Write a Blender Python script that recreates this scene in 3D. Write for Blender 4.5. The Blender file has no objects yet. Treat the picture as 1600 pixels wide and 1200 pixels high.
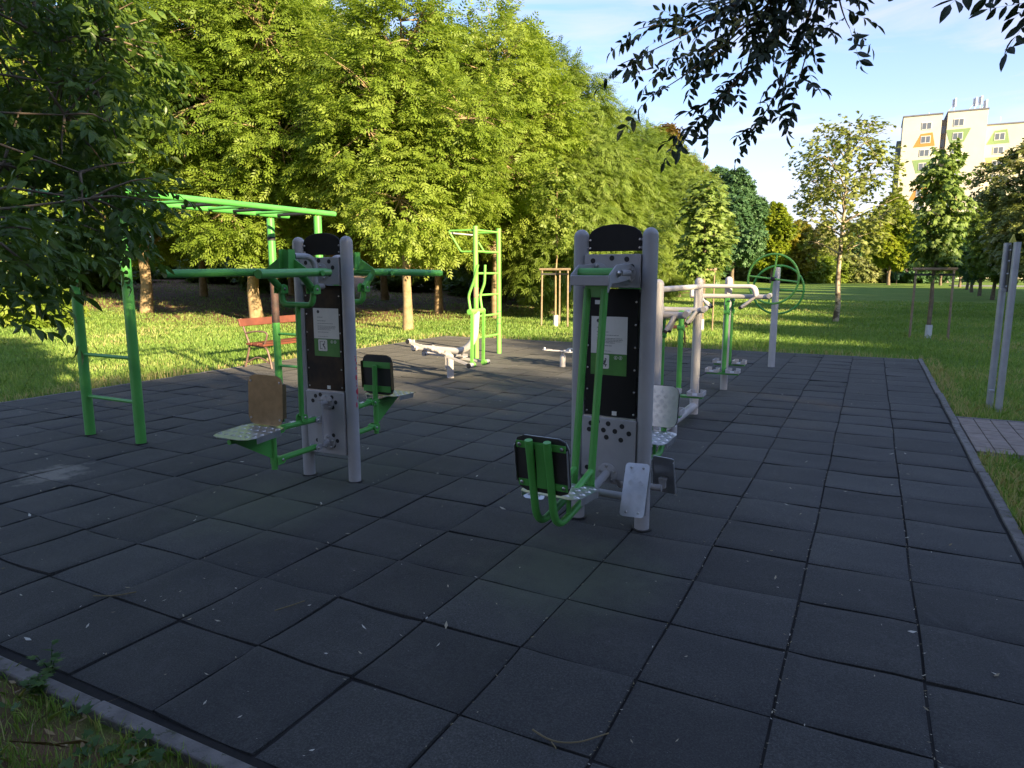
import bpy, math, random
import numpy as np
from mathutils import Vector, Matrix

random.seed(7)
RNG = np.random.default_rng(7)
R = math.radians
PI = math.pi
scene = bpy.context.scene
COL = scene.collection

# ------------------------------------------------------------------ objects
def link(o, parent=None):
    COL.objects.link(o)
    if parent is not None:
        o.parent = parent
    return o

def tag(o, label=None, cat=None, group=None, kind=None):
    if label: o['label'] = label
    if cat: o['category'] = cat
    if group: o['group'] = group
    if kind: o['kind'] = kind
    return o

def empty(name, loc=(0, 0, 0), rz=0.0, label=None, cat=None, group=None):
    o = bpy.data.objects.new(name, None)
    o.empty_display_size = 0.1
    link(o)
    o.location = loc
    o.rotation_euler = (0, 0, rz)
    return tag(o, label, cat, group)

def kids(o):
    return [c for c in bpy.data.objects if c.parent == o]

def dup(root, loc, rz=0.0, scale=None, label=None, group=None, mats=None):
    """copy of a thing with copies of its parts and their sub-parts"""
    r = root.copy(); COL.objects.link(r)
    r.location = loc; r.rotation_euler = (0, 0, rz)
    if scale is not None:
        r.scale = scale if hasattr(scale, '__len__') else (scale,) * 3
    if label: r['label'] = label
    if group: r['group'] = group
    elif 'group' in r: del r['group']
    for ch in kids(root):
        c = ch.copy(); COL.objects.link(c); c.parent = r
        if mats and ch.name.split('.')[0] in mats:
            for s in c.material_slots:
                s.link = 'OBJECT'; s.material = mats[ch.name.split('.')[0]]
        for g in kids(ch):
            d = g.copy(); COL.objects.link(d); d.parent = c
    return r

class MB:
    """collects simple shapes and links them as one mesh object"""
    def __init__(s):
        s.v = []; s.f = []; s.m = []; s.flat = []; s.starts = []
    def spans(s):
        e = s.starts + [(len(s.v), len(s.f))]
        return [(e[i][0], e[i + 1][0], e[i][1], e[i + 1][1]) for i in range(len(s.starts))]
    def add(s, verts, faces, mi=0, flat=False):
        o = len(s.v)
        s.starts.append((o, len(s.f)))
        s.v += [tuple(p) for p in verts]
        for f in faces:
            s.f.append([i + o for i in f]); s.m.append(mi); s.flat.append(flat)
        return s
    def box(s, c, d, rot=None, mi=0, ch=0.0):
        x, y, z = d[0] / 2, d[1] / 2, d[2] / 2
        M = rot if rot is not None else Matrix.Identity(3)
        vs = [Vector((a * x, b * y, e * z)) for a in (-1, 1) for b in (-1, 1) for e in (-1, 1)]
        vs = [M @ v + Vector(c) for v in vs]
        return s.add(vs, [(0, 1, 3, 2), (4, 6, 7, 5), (0, 4, 5, 1), (2, 3, 7, 6), (0, 2, 6, 4), (1, 5, 7, 3)], mi, True)
    def tube(s, pts, r, n=14, mi=0, caps=True, capmi=None):
        P = [Vector(p) for p in pts]
        rr = r if hasattr(r, '__len__') else [r] * len(P)
        T = []
        for i in range(len(P)):
            a = P[max(i - 1, 0)]; b = P[min(i + 1, len(P) - 1)]
            T.append((b - a).normalized())
        up = Vector((0, 0, 1)) if abs(T[0].z) < 0.9 else Vector((1, 0, 0))
        N = (up - T[0] * up.dot(T[0])).normalized()
        vs = []; rings = []
        for i, p in enumerate(P):
            N = (N - T[i] * N.dot(T[i]))
            N.normalize()
            B = T[i].cross(N)
            rings.append(len(vs))
            for k in range(n):
                a = 2 * PI * k / n
                vs.append(p + (N * math.cos(a) + B * math.sin(a)) * rr[i])
        fs = []
        for i in range(len(P) - 1):
            a, b = rings[i], rings[i + 1]
            for k in range(n):
                k2 = (k + 1) % n
                fs.append((a + k, a + k2, b + k2, b + k))
        s.add(vs, fs, mi)
        if caps:
            cm = mi if capmi is None else capmi
            o = len(s.v) - len(vs)
            s.f.append([o + k for k in range(n)][::-1]); s.m.append(cm); s.flat.append(True)
            s.f.append([o + rings[-1] + k for k in range(n)]); s.m.append(cm); s.flat.append(True)
        return s
    def lathe(s, prof, n=24, M=None, mi=0):
        vs = []; fs = []
        M = M or Matrix.Identity(4)
        for r, z in prof:
            for k in range(n):
                a = 2 * PI * k / n
                vs.append(M @ Vector((r * math.cos(a), r * math.sin(a), z)))
        for i in range(len(prof) - 1):
            for k in range(n):
                k2 = (k + 1) % n
                fs.append((i * n + k, i * n + k2, (i + 1) * n + k2, (i + 1) * n + k))
        fs.append(tuple(range(n))[::-1]); fs.append(tuple((len(prof) - 1) * n + k for k in range(n)))
        return s.add(vs, fs, mi)
    def prism(s, poly, t, M=None, mi=0, z0=None):
        """polygon in XY extruded along Z by t (centred unless z0)"""
        M = M or Matrix.Identity(4)
        a = -t / 2 if z0 is None else z0
        n = len(poly)
        vs = [M @ Vector((x, y, a)) for x, y in poly] + [M @ Vector((x, y, a + t)) for x, y in poly]
        fs = [tuple(range(n))[::-1], tuple(range(n, 2 * n))]
        fs += [(i, (i + 1) % n, n + (i + 1) % n, n + i) for i in range(n)]
        return s.add(vs, fs, mi, True)
    def build(s, name, mat, parent=None, smooth=True, angle=40, bevel=0.0):
        me = bpy.data.meshes.new(name)
        me.from_pydata(s.v, [], s.f)
        ms = mat if isinstance(mat, (list, tuple)) else [mat]
        for m in ms: me.materials.append(m)
        me.polygons.foreach_set('material_index', s.m)
        me.update()
        if smooth:
            me.polygons.foreach_set('use_smooth', [True] * len(s.f))
            me.set_sharp_from_angle(angle=R(angle))
        o = bpy.data.objects.new(name, me)
        link(o, parent)
        if bevel > 0:
            b = o.modifiers.new('bevel', 'BEVEL'); b.width = bevel; b.segments = 2; b.limit_method = 'ANGLE'; b.angle_limit = R(50)
        return o

def pieces(b, name, mat, parent, smooth=True):
    """one object for every shape that was added to the builder"""
    for v0, v1, f0, f1 in b.spans():
        q = MB(); q.v = b.v[v0:v1]; q.f = [[i - v0 for i in f] for f in b.f[f0:f1]]; q.m = b.m[f0:f1]; q.flat = b.flat[f0:f1]
        q.build(name, mat, parent, smooth)

def rounded(pts, rad, n=6):
    """polyline with its inner corners rounded"""
    P = [Vector(p) for p in pts]
    rr = rad if hasattr(rad, '__len__') else [rad] * len(P)
    out = [P[0]]
    for i in range(1, len(P) - 1):
        a, b, c = P[i - 1], P[i], P[i + 1]
        u = (a - b); w = (c - b)
        r = min(rr[i], u.length * 0.49, w.length * 0.49)
        p0 = b + u.normalized() * r; p1 = b + w.normalized() * r
        for k in range(n + 1):
            t = k / n
            out.append(p0 * (1 - t) ** 2 + b * 2 * t * (1 - t) + p1 * t * t)
    out.append(P[-1])
    return out

def np_mesh(name, V, k, mats, tone=None, parent=None, mi=None, smooth=False, F=None):
    """fast mesh: V (n,3); faces are k-gons over F or over consecutive vertices"""
    V = np.ascontiguousarray(V, dtype=np.float32).reshape(-1, 3)
    idx = np.arange(len(V), dtype=np.int32) if F is None else np.ascontiguousarray(F, dtype=np.int32).ravel()
    nf = len(idx) // k
    me = bpy.data.meshes.new(name)
    me.vertices.add(len(V)); me.vertices.foreach_set('co', V.ravel())
    me.loops.add(nf * k); me.loops.foreach_set('vertex_index', idx)
    me.polygons.add(nf)
    me.polygons.foreach_set('loop_start', np.arange(0, nf * k, k, dtype=np.int32))
    try:
        me.polygons.foreach_set('loop_total', np.full(nf, k, dtype=np.int32))
    except Exception:
        pass
    ms = mats if isinstance(mats, (list, tuple)) else [mats]
    for m in ms: me.materials.append(m)
    if mi is not None: me.polygons.foreach_set('material_index', np.asarray(mi, dtype=np.int32))
    if smooth: me.polygons.foreach_set('use_smooth', np.ones(nf, dtype=bool))
    if tone is not None:
        at = me.attributes.new('tone', 'FLOAT', 'FACE')
        at.data.foreach_set('value', np.asarray(tone, dtype=np.float32))
    me.update(calc_edges=True)
    o = bpy.data.objects.new(name, me)
    return link(o, parent)

# ---------------------------------------------------------------- materials
def newmat(name):
    m = bpy.data.materials.new(name); m.use_nodes = True
    nt = m.node_tree
    return m, nt, nt.nodes['Principled BSDF'], nt.nodes['Material Output']

def nd(nt, t, **kw):
    n = nt.nodes.new(t)
    for k, v in kw.items(): setattr(n, k, v)
    return n

def ramp(nt, fac, stops):
    r = nd(nt, 'ShaderNodeValToRGB')
    els = r.color_ramp.elements
    while len(els) < len(stops): els.new(0.5)
    for e, (p, c) in zip(els, stops):
        e.position = p; e.color = (*c, 1) if len(c) == 3 else c
    nt.links.new(fac, r.inputs[0])
    return r.outputs[0]

def noise(nt, scale, detail=4, rough=0.55, vec=None, dist=0.0):
    n = nd(nt, 'ShaderNodeTexNoise')
    n.inputs['Scale'].default_value = scale; n.inputs['Detail'].default_value = detail
    n.inputs['Roughness'].default_value = rough; n.inputs['Distortion'].default_value = dist
    if vec is not None: nt.links.new(vec, n.inputs['Vector'])
    return n.outputs['Fac']

def coord(nt, which='Object'):
    if which == 'Position':
        return nd(nt, 'ShaderNodeNewGeometry').outputs['Position']
    return nd(nt, 'ShaderNodeTexCoord').outputs[which]

def mixc(nt, fac, a, b, mode='MIX'):
    m = nd(nt, 'ShaderNodeMix', data_type='RGBA', blend_type=mode)
    for i, x in ((0, fac), (6, a), (7, b)):
        if hasattr(x, 'links') or isinstance(x, bpy.types.NodeSocket): nt.links.new(x, m.inputs[i])
        elif i == 0: m.inputs[0].default_value = x
        else: m.inputs[i].default_value = (*x, 1)
    return m.outputs[2]

def mth(nt, op, a, b=None, clamp=False):
    m = nd(nt, 'ShaderNodeMath', operation=op, use_clamp=clamp)
    for i, x in ((0, a), (1, b)):
        if x is None: continue
        if isinstance(x, bpy.types.NodeSocket): nt.links.new(x, m.inputs[i])
        else: m.inputs[i].default_value = x
    return m.outputs[0]

def bump(nt, bs, h, strength=0.3, dist=0.01):
    b = nd(nt, 'ShaderNodeBump'); b.inputs['Strength'].default_value = strength; b.inputs['Distance'].default_value = dist
    nt.links.new(h, b.inputs['Height']); nt.links.new(b.outputs[0], bs.inputs['Normal'])

def setp(bs, base=None, rough=None, metal=None, spec=None):
    if base is not None: bs.inputs['Base Color'].default_value = (*base, 1)
    if rough is not None: bs.inputs['Roughness'].default_value = rough
    if metal is not None: bs.inputs['Metallic'].default_value = metal
    if spec is not None: bs.inputs['Specular IOR Level'].default_value = spec

def varied(name, a, b, scale=8, rough=0.5, metal=0.0, bstr=0.0, bscale=60, lo=0.35, hi=0.65, spec=0.5, which='Object', wear=None, wamount=0.62):
    m, nt, bs, _ = newmat(name)
    v = coord(nt, which)
    c = ramp(nt, noise(nt, scale, 5, 0.6, v), [(lo, a), (hi, b)])
    if wear:
        w = ramp(nt, noise(nt, scale * 2.3, 6, 0.7, v), [(wamount, (0, 0, 0)), (wamount + 0.05, (1, 1, 1))])
        c = mixc(nt, w, c, wear)
    nt.links.new(c, bs.inputs['Base Color'])
    setp(bs, rough=rough, metal=metal, spec=spec)
    if bstr: bump(nt, bs, noise(nt, bscale, 4, 0.6, v), bstr, 0.004)
    return m

def leafmat(name, stops, trans=0.4, tint=(1.0, 1.0, 0.55), rough=0.5):
    m, nt, bs, out = newmat(name)
    a = nd(nt, 'ShaderNodeAttribute', attribute_name='tone')
    oi = nd(nt, 'ShaderNodeObjectInfo')
    f = mth(nt, 'ADD', a.outputs['Fac'], mth(nt, 'MULTIPLY', mth(nt, 'SUBTRACT', oi.outputs['Random'], 0.5), 0.38))
    c = ramp(nt, f, stops)
    nt.links.new(c, bs.inputs['Base Color'])
    setp(bs, rough=rough, spec=0.35)
    t = nd(nt, 'ShaderNodeBsdfTranslucent')
    nt.links.new(mixc(nt, 1.0, c, tint, 'MULTIPLY'), t.inputs['Color'])
    mx = nd(nt, 'ShaderNodeMixShader'); mx.inputs[0].default_value = trans
    nt.links.new(bs.outputs[0], mx.inputs[1]); nt.links.new(t.outputs[0], mx.inputs[2])
    nt.links.new(mx.outputs[0], out.inputs['Surface'])
    return m

M = {}
M['grey'] = varied('grey_paint', (.33, .325, .335), (.40, .395, .40), 3, .40, wear=(.30, .28, .26), wamount=.70)
M['pale'] = varied('pale_grey_paint', (.43, .41, .40), (.50, .47, .46), 3, .42, wear=(.40, .37, .33), wamount=.70)
M['green'] = varied('green_paint', (.075, .32, .060), (.10, .39, .078), 4, .38, wear=(.10, .20, .07), wamount=.72)
M['lime'] = varied('sunlit_green_paint', (.15, .44, .07), (.20, .50, .09), 4, .38)  # green paint lightened, with the sun's brightness put into its colour
M['black'] = varied('black_plastic', (.005, .0055, .006), (.010, .010, .010), 5, .5, bstr=.1, bscale=30, spec=.25)
M['brownboard'] = varied('weathered_board', (.008, .007, .006), (.085, .048, .022), 3.2, .5, lo=.42, hi=.72, spec=.25)
M['rubber'] = varied('black_rubber', (.012, .012, .013), (.02, .02, .02), 5, .6)
M['backboard'] = varied('dark_back_board', (.020, .020, .021), (.036, .033, .030), 6, .6, bstr=.15)
M['steel'] = varied('bolt_steel', (.45, .44, .42), (.55, .54, .52), 20, .3, metal=1.0)
M['tread'] = varied('aluminium_tread', (.52, .53, .54), (.66, .66, .66), 9, .30, metal=.85, bstr=.08, bscale=40, wear=(.36, .34, .28), wamount=.66)
M['treadbrown'] = varied('brown_reflection_tread', (.20, .145, .075), (.26, .19, .10), 14, .38, metal=.65, bstr=.15, bscale=60)  # aluminium turned brown: warm reflection and dirt put into the colour
M['paper'] = varied('paper_notice', (.70, .68, .63), (.78, .76, .70), 8, .6)
M['ink'] = varied('black_ink', (.02, .02, .02), (.03, .03, .03), 8, .6)
M['greyink'] = varied('grey_ink', (.05, .05, .05), (.08, .08, .08), 8, .6)
M['greenlabel'] = varied('green_label', (.055, .20, .03), (.08, .27, .045), 9, .5, wear=(.12, .28, .10), wamount=.70)
M['red'] = varied('red_spray', (.50, .012, .05), (.62, .02, .07), 20, .5)
M['bench'] = varied('red_brown_wood', (.115, .036, .018), (.16, .050, .025), 6, .45, bstr=.2)
M['iron'] = varied('cast_iron', (.10, .06, .045), (.16, .10, .08), 10, .5)
M['rust'] = varied('rusty_steel', (.035, .022, .02), (.085, .045, .035), 14, .7, bstr=.3)
M['galv'] = varied('galvanised_pole', (.34, .35, .37), (.42, .43, .45), 7, .4, metal=.25)
M['yellow'] = varied('yellow_cap', (.40, .36, .05), (.5, .45, .08), 6, .5)
M['stake'] = varied('round_wood_stake', (.20, .145, .09), (.29, .215, .14), 12, .75, bstr=.3, bscale=40)
M['strap'] = varied('dark_strap', (.015, .015, .016), (.03, .03, .03), 9, .7)
M['guard'] = varied('white_trunk_guard', (.50, .50, .52), (.62, .62, .62), 10, .6)
M['bark'] = varied('grey_brown_bark', (.10, .075, .05), (.21, .16, .105), 9, .9, bstr=.8, bscale=30)
M['barklit'] = varied('sunlit_tan_bark', (.22, .15, .075), (.34, .25, .14), 7, .9, bstr=.8, bscale=28)  # bark lightened to tan, sunlight put into the colour
M['twig'] = varied('reddish_twig_bark', (.15, .09, .055), (.24, .15, .09), 12, .9, bstr=.3)
M['palebark'] = varied('flaking_pale_bark', (.10, .075, .05), (.42, .35, .24), 5, .85, lo=.45, hi=.55, bstr=.5)
M['concrete'] = varied('kerb_concrete', (.12, .11, .10), (.20, .185, .17), 9, .95, bstr=.9, bscale=70, which='Position', wear=(.07, .075, .045), wamount=.56)
M['paver'] = varied('paving_stone', (.18, .142, .115), (.27, .222, .185), 7, .85, bstr=.4, bscale=60, which='Position')
M['drygrass'] = leafmat('dry_leaf', [(0, (.20, .13, .06)), (.5, (.32, .22, .10)), (1, (.42, .36, .20))], .15)
M['litter'] = leafmat('pale_litter', [(0, (.20, .16, .08)), (.5, (.42, .37, .25)), (1, (.62, .60, .52))], .1)
M['grass'] = leafmat('grass_blades', [(0, (.150, .265, .048)), (.5, (.235, .365, .075)), (.85, (.35, .42, .115)), (1, (.50, .43, .20))], .45)
M['weed'] = leafmat('weed_leaf', [(0, (.04, .10, .02)), (1, (.09, .17, .04))], .35)
# foliage: pinnate trees of the grove, dark shaded overhang, and single trees
M['leaf_ash'] = leafmat('leaf_bright_yellow_green', [(0, (0.130, 0.205, 0.020)), (.5, (0.215, 0.305, 0.036)), (1, (0.310, 0.390, 0.065))], .50)
M['leaf_willow'] = leafmat('leaf_mid_green', [(0, (.110, .178, .026)), (.5, (.185, .262, .042)), (1, (.262, .335, .068))], .48)
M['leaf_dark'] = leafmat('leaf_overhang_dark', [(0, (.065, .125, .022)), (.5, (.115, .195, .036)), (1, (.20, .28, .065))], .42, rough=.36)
M['leaf_sil'] = leafmat('leaf_overhang_silhouette', [(0, (.022, .040, .020)), (.5, (.030, .052, .026)), (1, (.045, .07, .034))], .10)  # leaves darkened to silhouettes; the shade is put into the colour
M['leaf_chestnut'] = leafmat('leaf_chestnut', [(0, (0.080, 0.145, 0.023)), (.5, (0.145, 0.225, 0.038)), (1, (0.232, 0.304, 0.072))], .3)
M['leaf_plane'] = leafmat('leaf_pale_yellow', [(0, (.15, .20, .03)), (.5, (.23, .28, .06)), (1, (.33, .36, .11))], .42)
M['leaf_linden'] = leafmat('leaf_blue_green', [(0, (.050, .115, .042)), (.5, (.078, .165, .060)), (1, (.12, .21, .08))], .22)
M['leaf_lime'] = leafmat('leaf_lime', [(0, (0.160, 0.232, 0.012)), (.5, (0.246, 0.312, 0.017)), (1, (0.362, 0.377, 0.036))], .42)
M['leaf_gold'] = leafmat('leaf_golden', [(0, (.16, .16, .012)), (.5, (.27, .23, .018)), (1, (.42, .32, .03))], .4)
M['leaf_olive'] = leafmat('leaf_olive', [(0, (0.12, 0.16, 0.040)), (.5, (0.22, 0.25, 0.070)), (1, (0.38, 0.37, 0.16))], .3)
M['leaf_rust'] = leafmat('leaf_rust', [(0, (.12, .085, .016)), (.5, (.18, .12, .025)), (1, (.24, .18, .04))], .3)

# ------------------------------------------------------------- world and sun
SUN_AZ = R(-25.0)      # direction towards the sun, measured from +X
SUN_EL = R(18.0)
w = bpy.data.worlds.new("World"); scene.world = w; w.use_nodes = True
nt = w.node_tree
bg = nt.nodes['Background']
sky = nd(nt, 'ShaderNodeTexSky', sky_type='NISHITA')
sky.sun_disc = False
sky.sun_elevation = SUN_EL
sky.sun_rotation = PI / 2 - SUN_AZ
sky.altitude = 100; sky.air_density = 1.0; sky.dust_density = 0.6; sky.ozone_density = 1.6
tc = nd(nt, 'ShaderNodeTexCoord')
mp = nd(nt, 'ShaderNodeMapping'); mp.inputs['Scale'].default_value = (1.6, 1.6, 9.0); mp.inputs['Rotation'].default_value = (0.10, 0.16, 0.4)
nt.links.new(tc.outputs['Generated'], mp.inputs['Vector'])
cl = noise(nt, 2.1, 7, 0.58, mp.outputs[0], 0.5)
cl = ramp(nt, cl, [(.46, (0, 0, 0)), (.74, (1, 1, 1))])
sep = nd(nt, 'ShaderNodeSeparateXYZ'); nt.links.new(tc.outputs['Generated'], sep.inputs[0])
# thin cirrus, and the whitish veil that low sky has
veil = ramp(nt, sep.outputs['Z'], [(0.0, (.80, .80, .80)), (.10, (.55, .55, .55)), (.22, (.20, .20, .20)), (.36, (.04, .04, .04))])
fac = mth(nt, 'ADD', mth(nt, 'MULTIPLY', cl, 0.62), veil, True)
skyb = mixc(nt, 1.0, sky.outputs[0], (.76, .85, 1.06), 'MULTIPLY')
skyc = mixc(nt, fac, skyb, (3.25, 2.95, 3.25))
nt.links.new(skyc, bg.inputs['Color'])
bg.inputs['Strength'].default_value = 0.085

sl = bpy.data.lights.new('sun', 'SUN'); sl.energy = 4.6; sl.angle = R(0.5); sl.color = (1.0, .80, .50)
so = bpy.data.objects.new('sun', sl); link(so)
sd = Vector((math.cos(SUN_AZ) * math.cos(SUN_EL), math.sin(SUN_AZ) * math.cos(SUN_EL), math.sin(SUN_EL)))
so.rotation_euler = sd.to_track_quat('Z', 'Y').to_euler()
so.location = sd * 60

cam = bpy.data.cameras.new('camera'); cam.sensor_width = 36; cam.lens = 1082.26 / 1600 * 36
cam.clip_start = 0.05; cam.clip_end = 2000
co = bpy.data.objects.new('camera', cam); link(co)
co.location = (1.202, -1.93, 1.569)
co.rotation_euler = (R(90 - 9.2502), 0, R(27.1767))
scene.camera = co
vs = scene.view_settings
vs.view_transform = 'Standard'; vs.look = 'None'; vs.gamma = 1; vs.use_curve_mapping = False
vs.exposure = 2.05
scene.cycles.use_denoising = True
scene.cycles.max_bounces = 8
scene.cycles.diffuse_bounces = 4

# ------------------------------------------------------------------- terrain
def terrain(x, y):
    t = np.clip((-x - 15 + 0.1 * (y - 10)) / 24.0, 0, 1)
    return 1.15 * t * t * (3 - 2 * t) - 0.02

def build_ground():
    xs = np.unique(np.concatenate([np.linspace(-420, -50, 38), np.linspace(-50, 30, 161), np.linspace(30, 420, 40)]))
    ys = np.unique(np.concatenate([np.linspace(-200, -12, 20), np.linspace(-12, 60, 145), np.linspace(60, 620, 57)]))
    X, Y = np.meshgrid(xs, ys)
    Z = terrain(X, Y)
    V = np.stack([X, Y, Z], -1).reshape(-1, 3)
    nx = len(xs); ii, jj = np.meshgrid(np.arange(nx - 1), np.arange(len(ys) - 1))
    a = (jj * nx + ii).ravel()
    F = np.stack([a, a + 1, a + nx + 1, a + nx], -1)
    m, nt, bs, _ = newmat('lawn_and_soil')
    p = coord(nt, 'Position')
    g1 = ramp(nt, noise(nt, .5, 6, .65, p), [(.30, (.105, .185, .030)), (.5, (.150, .245, .044)), (.70, (.22, .270, .065))])
    g2 = ramp(nt, noise(nt, 14, 5, .7, p), [(.30, (.55, .58, .5)), (.68, (1.25, 1.2, 1.15))])
    grass = mixc(nt, 1.0, g1, g2, 'MULTIPLY')
    soil = ramp(nt, noise(nt, 3.5, 7, .7, p), [(.3, (.11, .068, .042)), (.55, (.24, .148, .084)), (.75, (.36, .24, .135))])
    # bare soil under the grove, and in the corner beside the kerb
    s = nd(nt, 'ShaderNodeSeparateXYZ'); nt.links.new(p, s.inputs[0])
    n1 = noise(nt, .35, 5, .65, p)
    gx = mth(nt, 'MULTIPLY', mth(nt, 'SUBTRACT', -9.5, s.outputs[0]), .22)
    gy = mth(nt, 'MULTIPLY', mth(nt, 'SUBTRACT', s.outputs[1], 11.5), .30)
    grove = mth(nt, 'MINIMUM', gx, gy)
    far_end = mth(nt, 'MULTIPLY', mth(nt, 'SUBTRACT', 52.0, s.outputs[1]), .2)
    grove = mth(nt, 'MINIMUM', grove, far_end)
    grove = mth(nt, 'ADD', mth(nt, 'MINIMUM', grove, 1.0), mth(nt, 'MULTIPLY', mth(nt, 'SUBTRACT', n1, .5), 3.0))
    corner = mth(nt, 'MULTIPLY', mth(nt, 'SUBTRACT', -.45, s.outputs[1]), 3.0)
    corner = mth(nt, 'MINIMUM', corner, 1.0)
    n2 = noise(nt, 2.2, 5, .7, p)
    corner = mth(nt, 'ADD', corner, mth(nt, 'MULTIPLY', mth(nt, 'SUBTRACT', n2, .55), 2.5))
    k = mth(nt, 'MAXIMUM', grove, corner)
    k = mth(nt, 'MULTIPLY', k, 1.4, True)
    nt.links.new(mixc(nt, k, grass, soil), bs.inputs['Base Color'])
    setp(bs, rough=.95, spec=.15)
    bump(nt, bs, noise(nt, 22, 6, .75, p), .9, .06)
    o = np_mesh('ground', V, 4, m, F=F, smooth=True)
    tag(o, kind='structure')
build_ground()

# ------------------------------------------------- rubber tile pad and kerbs
def build_pad():
    m, nt, bs, _ = newmat('rubber_tile')
    p = coord(nt, 'Position')
    at = nd(nt, 'ShaderNodeAttribute', attribute_name='tone')
    base = ramp(nt, at.outputs['Fac'], [(0, (.0190, .0196, .0190)), (.5, (.0255, .0262, .0255)), (1, (.038, .0390, .0375))])
    blot = ramp(nt, noise(nt, 1.5, 6, .65, p), [(.3, (.72, .74, .78)), (.7, (1.35, 1.32, 1.25))])
    c = mixc(nt, 1.0, base, blot, 'MULTIPLY')
    gran = ramp(nt, noise(nt, 125, 3, .8, p), [(.34, (.42, .42, .44)), (.5, (.95, .95, .95)), (.68, (2.1, 2.1, 2.1))])
    c = mixc(nt, 1.0, c, gran, 'MULTIPLY')
    dust = ramp(nt, noise(nt, 26, 7, .75, p), [(.58, (0, 0, 0)), (.74, (1, 1, 1))])
    dust = mth(nt, 'MULTIPLY', dust, ramp(nt, noise(nt, 1.1, 3, .6, p), [(.38, (.10,) * 3), (.66, (.8,) * 3)]))
    scuff = mth(nt, 'MULTIPLY', ramp(nt, noise(nt, 4.2, 8, .8, p, 1.2), [(.53, (0, 0, 0)), (.70, (1, 1, 1))]), .50)
    c = mixc(nt, scuff, c, (.062, .062, .060))
    c = mixc(nt, dust, c, (.11, .105, .095))
    vor = nd(nt, 'ShaderNodeTexVoronoi'); vor.inputs['Scale'].default_value = 38
    nt.links.new(p, vor.inputs['Vector'])
    fleck = ramp(nt, vor.outputs['Distance'], [(.04, (1, 1, 1)), (.075, (0, 0, 0))])
    fleck = mth(nt, 'MULTIPLY', fleck, ramp(nt, noise(nt, 6, 3, .6, p), [(.42, (0, 0, 0)), (.60, (.8,) * 3)]))
    c = mixc(nt, fleck, c, (.26, .26, .25))
    # mossy worn patches round the exercise machines, where feet rub
    for (cx, cy, rr, col) in ((-.1, 1.25, .62, (.066, .080, .052)), (-2.35, 1.35, .75, (.062, .072, .047)), (-2.3, 2.3, .6, (.030, .036, .026)), (-4.4, 1.1, .28, (.24, .22, .18))):
        s = nd(nt, 'ShaderNodeVectorMath', operation='DISTANCE'); s.inputs[1].default_value = (cx, cy, 0)
        nt.links.new(p, s.inputs[0])
        dd = mth(nt, 'ADD', s.outputs['Value'], mth(nt, 'MULTIPLY', mth(nt, 'SUBTRACT', noise(nt, 5, 4, .7, p), .5), .9))
        f = ramp(nt, mth(nt, 'DIVIDE', dd, rr), [(.25, (.75,) * 3), (1.0, (0, 0, 0))])
        c = mixc(nt, f, c, col)
    nt.links.new(c, bs.inputs['Base Color'])
    setp(bs, rough=.80, spec=.42)
    bs.inputs['Sheen Weight'].default_value = .065; bs.inputs['Sheen Roughness'].default_value = .55; bs.inputs['Sheen Tint'].default_value = (.80, .76, .70, 1)
    bump(nt, bs, noise(nt, 260, 3, .75, p), .55, .004)
    V = []; T = []
    n = 7
    gap = .0058
    us = np.array([0, .035, .2, .5, .8, .965, 1.0])
    x_lines = np.arange(-16, 5) * .5; x_lines = x_lines.astype(float)
    y_lines = np.arange(-1, 26) * .4978
    rng = np.random.default_rng(3)
    jx = rng.normal(0, .0035, (len(x_lines), len(y_lines))); jy = rng.normal(0, .004, (len(x_lines), len(y_lines)))
    quads = []
    tone = []
    base = 0
    for i in range(len(x_lines) - 1):
        for j in range(len(y_lines) - 1):
            c00 = np.array([x_lines[i] + jx[i, j], y_lines[j] + jy[i, j]]); c10 = np.array([x_lines[i + 1] + jx[i + 1, j], y_lines[j] + jy[i + 1, j]])
            c01 = np.array([x_lines[i] + jx[i, j + 1], y_lines[j + 1] + jy[i, j + 1]]); c11 = np.array([x_lines[i + 1] + jx[i + 1, j + 1], y_lines[j + 1] + jy[i + 1, j + 1]])
            if i == len(x_lines) - 2: c10[0] = c11[0] = 2.045
            U, W = np.meshgrid(us, us, indexing='ij')
            gx = gap / .5
            Us = gx + U * (1 - 2 * gx); Ws = gx + W * (1 - 2 * gx)
            P = (c00[None, None] * ((1 - Us) * (1 - Ws))[..., None] + c10[None, None] * (Us * (1 - Ws))[..., None] + c01[None, None] * ((1 - Us) * Ws)[..., None] + c11[None, None] * (Us * Ws)[..., None])
            cup = rng.normal(.0010, .0028)              # tiles dish or dome a little
            tx, ty, tz = rng.normal(0, .0018), rng.normal(0, .0018), rng.normal(0, .001)
            wob = rng.normal(0, .0015, 4)
            Z = tz + tx * (2 * U - 1) + ty * (2 * W - 1) + cup * ((2 * U - 1) ** 2 + (2 * W - 1) ** 2 - .8) + wob[0] * np.sin(PI * 2 * U) + wob[1] * np.sin(PI * 2 * W)
            # seams bow sideways as the sheets swell
            bow = .0035
            P[..., 1] += bow * np.sin(PI * U) * np.sin(i * 1.7 + j * .6)
            P[..., 0] += bow * .6 * np.sin(PI * W) * np.sin(j * 2.1 + i * .4)
            e = (U == 0) | (U == 1) | (W == 0) | (W == 1)
            Z = np.where(e, Z - .0045, Z)
            G = np.concatenate([P, Z[..., None]], -1).reshape(-1, 3)
            V.append(G)
            idx = np.arange(n * n).reshape(n, n) + base
            q = np.stack([idx[:-1, :-1], idx[1:, :-1], idx[1:, 1:], idx[:-1, 1:]], -1).reshape(-1, 4)
            quads.append(q)
            # side walls
            ring = np.concatenate([idx[:, 0], idx[-1, 1:], idx[::-1, -1][1:], idx[0, ::-1][1:-1]])
            lower = G[ring - base].copy(); lower[:, 2] = -.045
            V.append(lower)
            li = np.arange(len(ring)) + base + n * n
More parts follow.
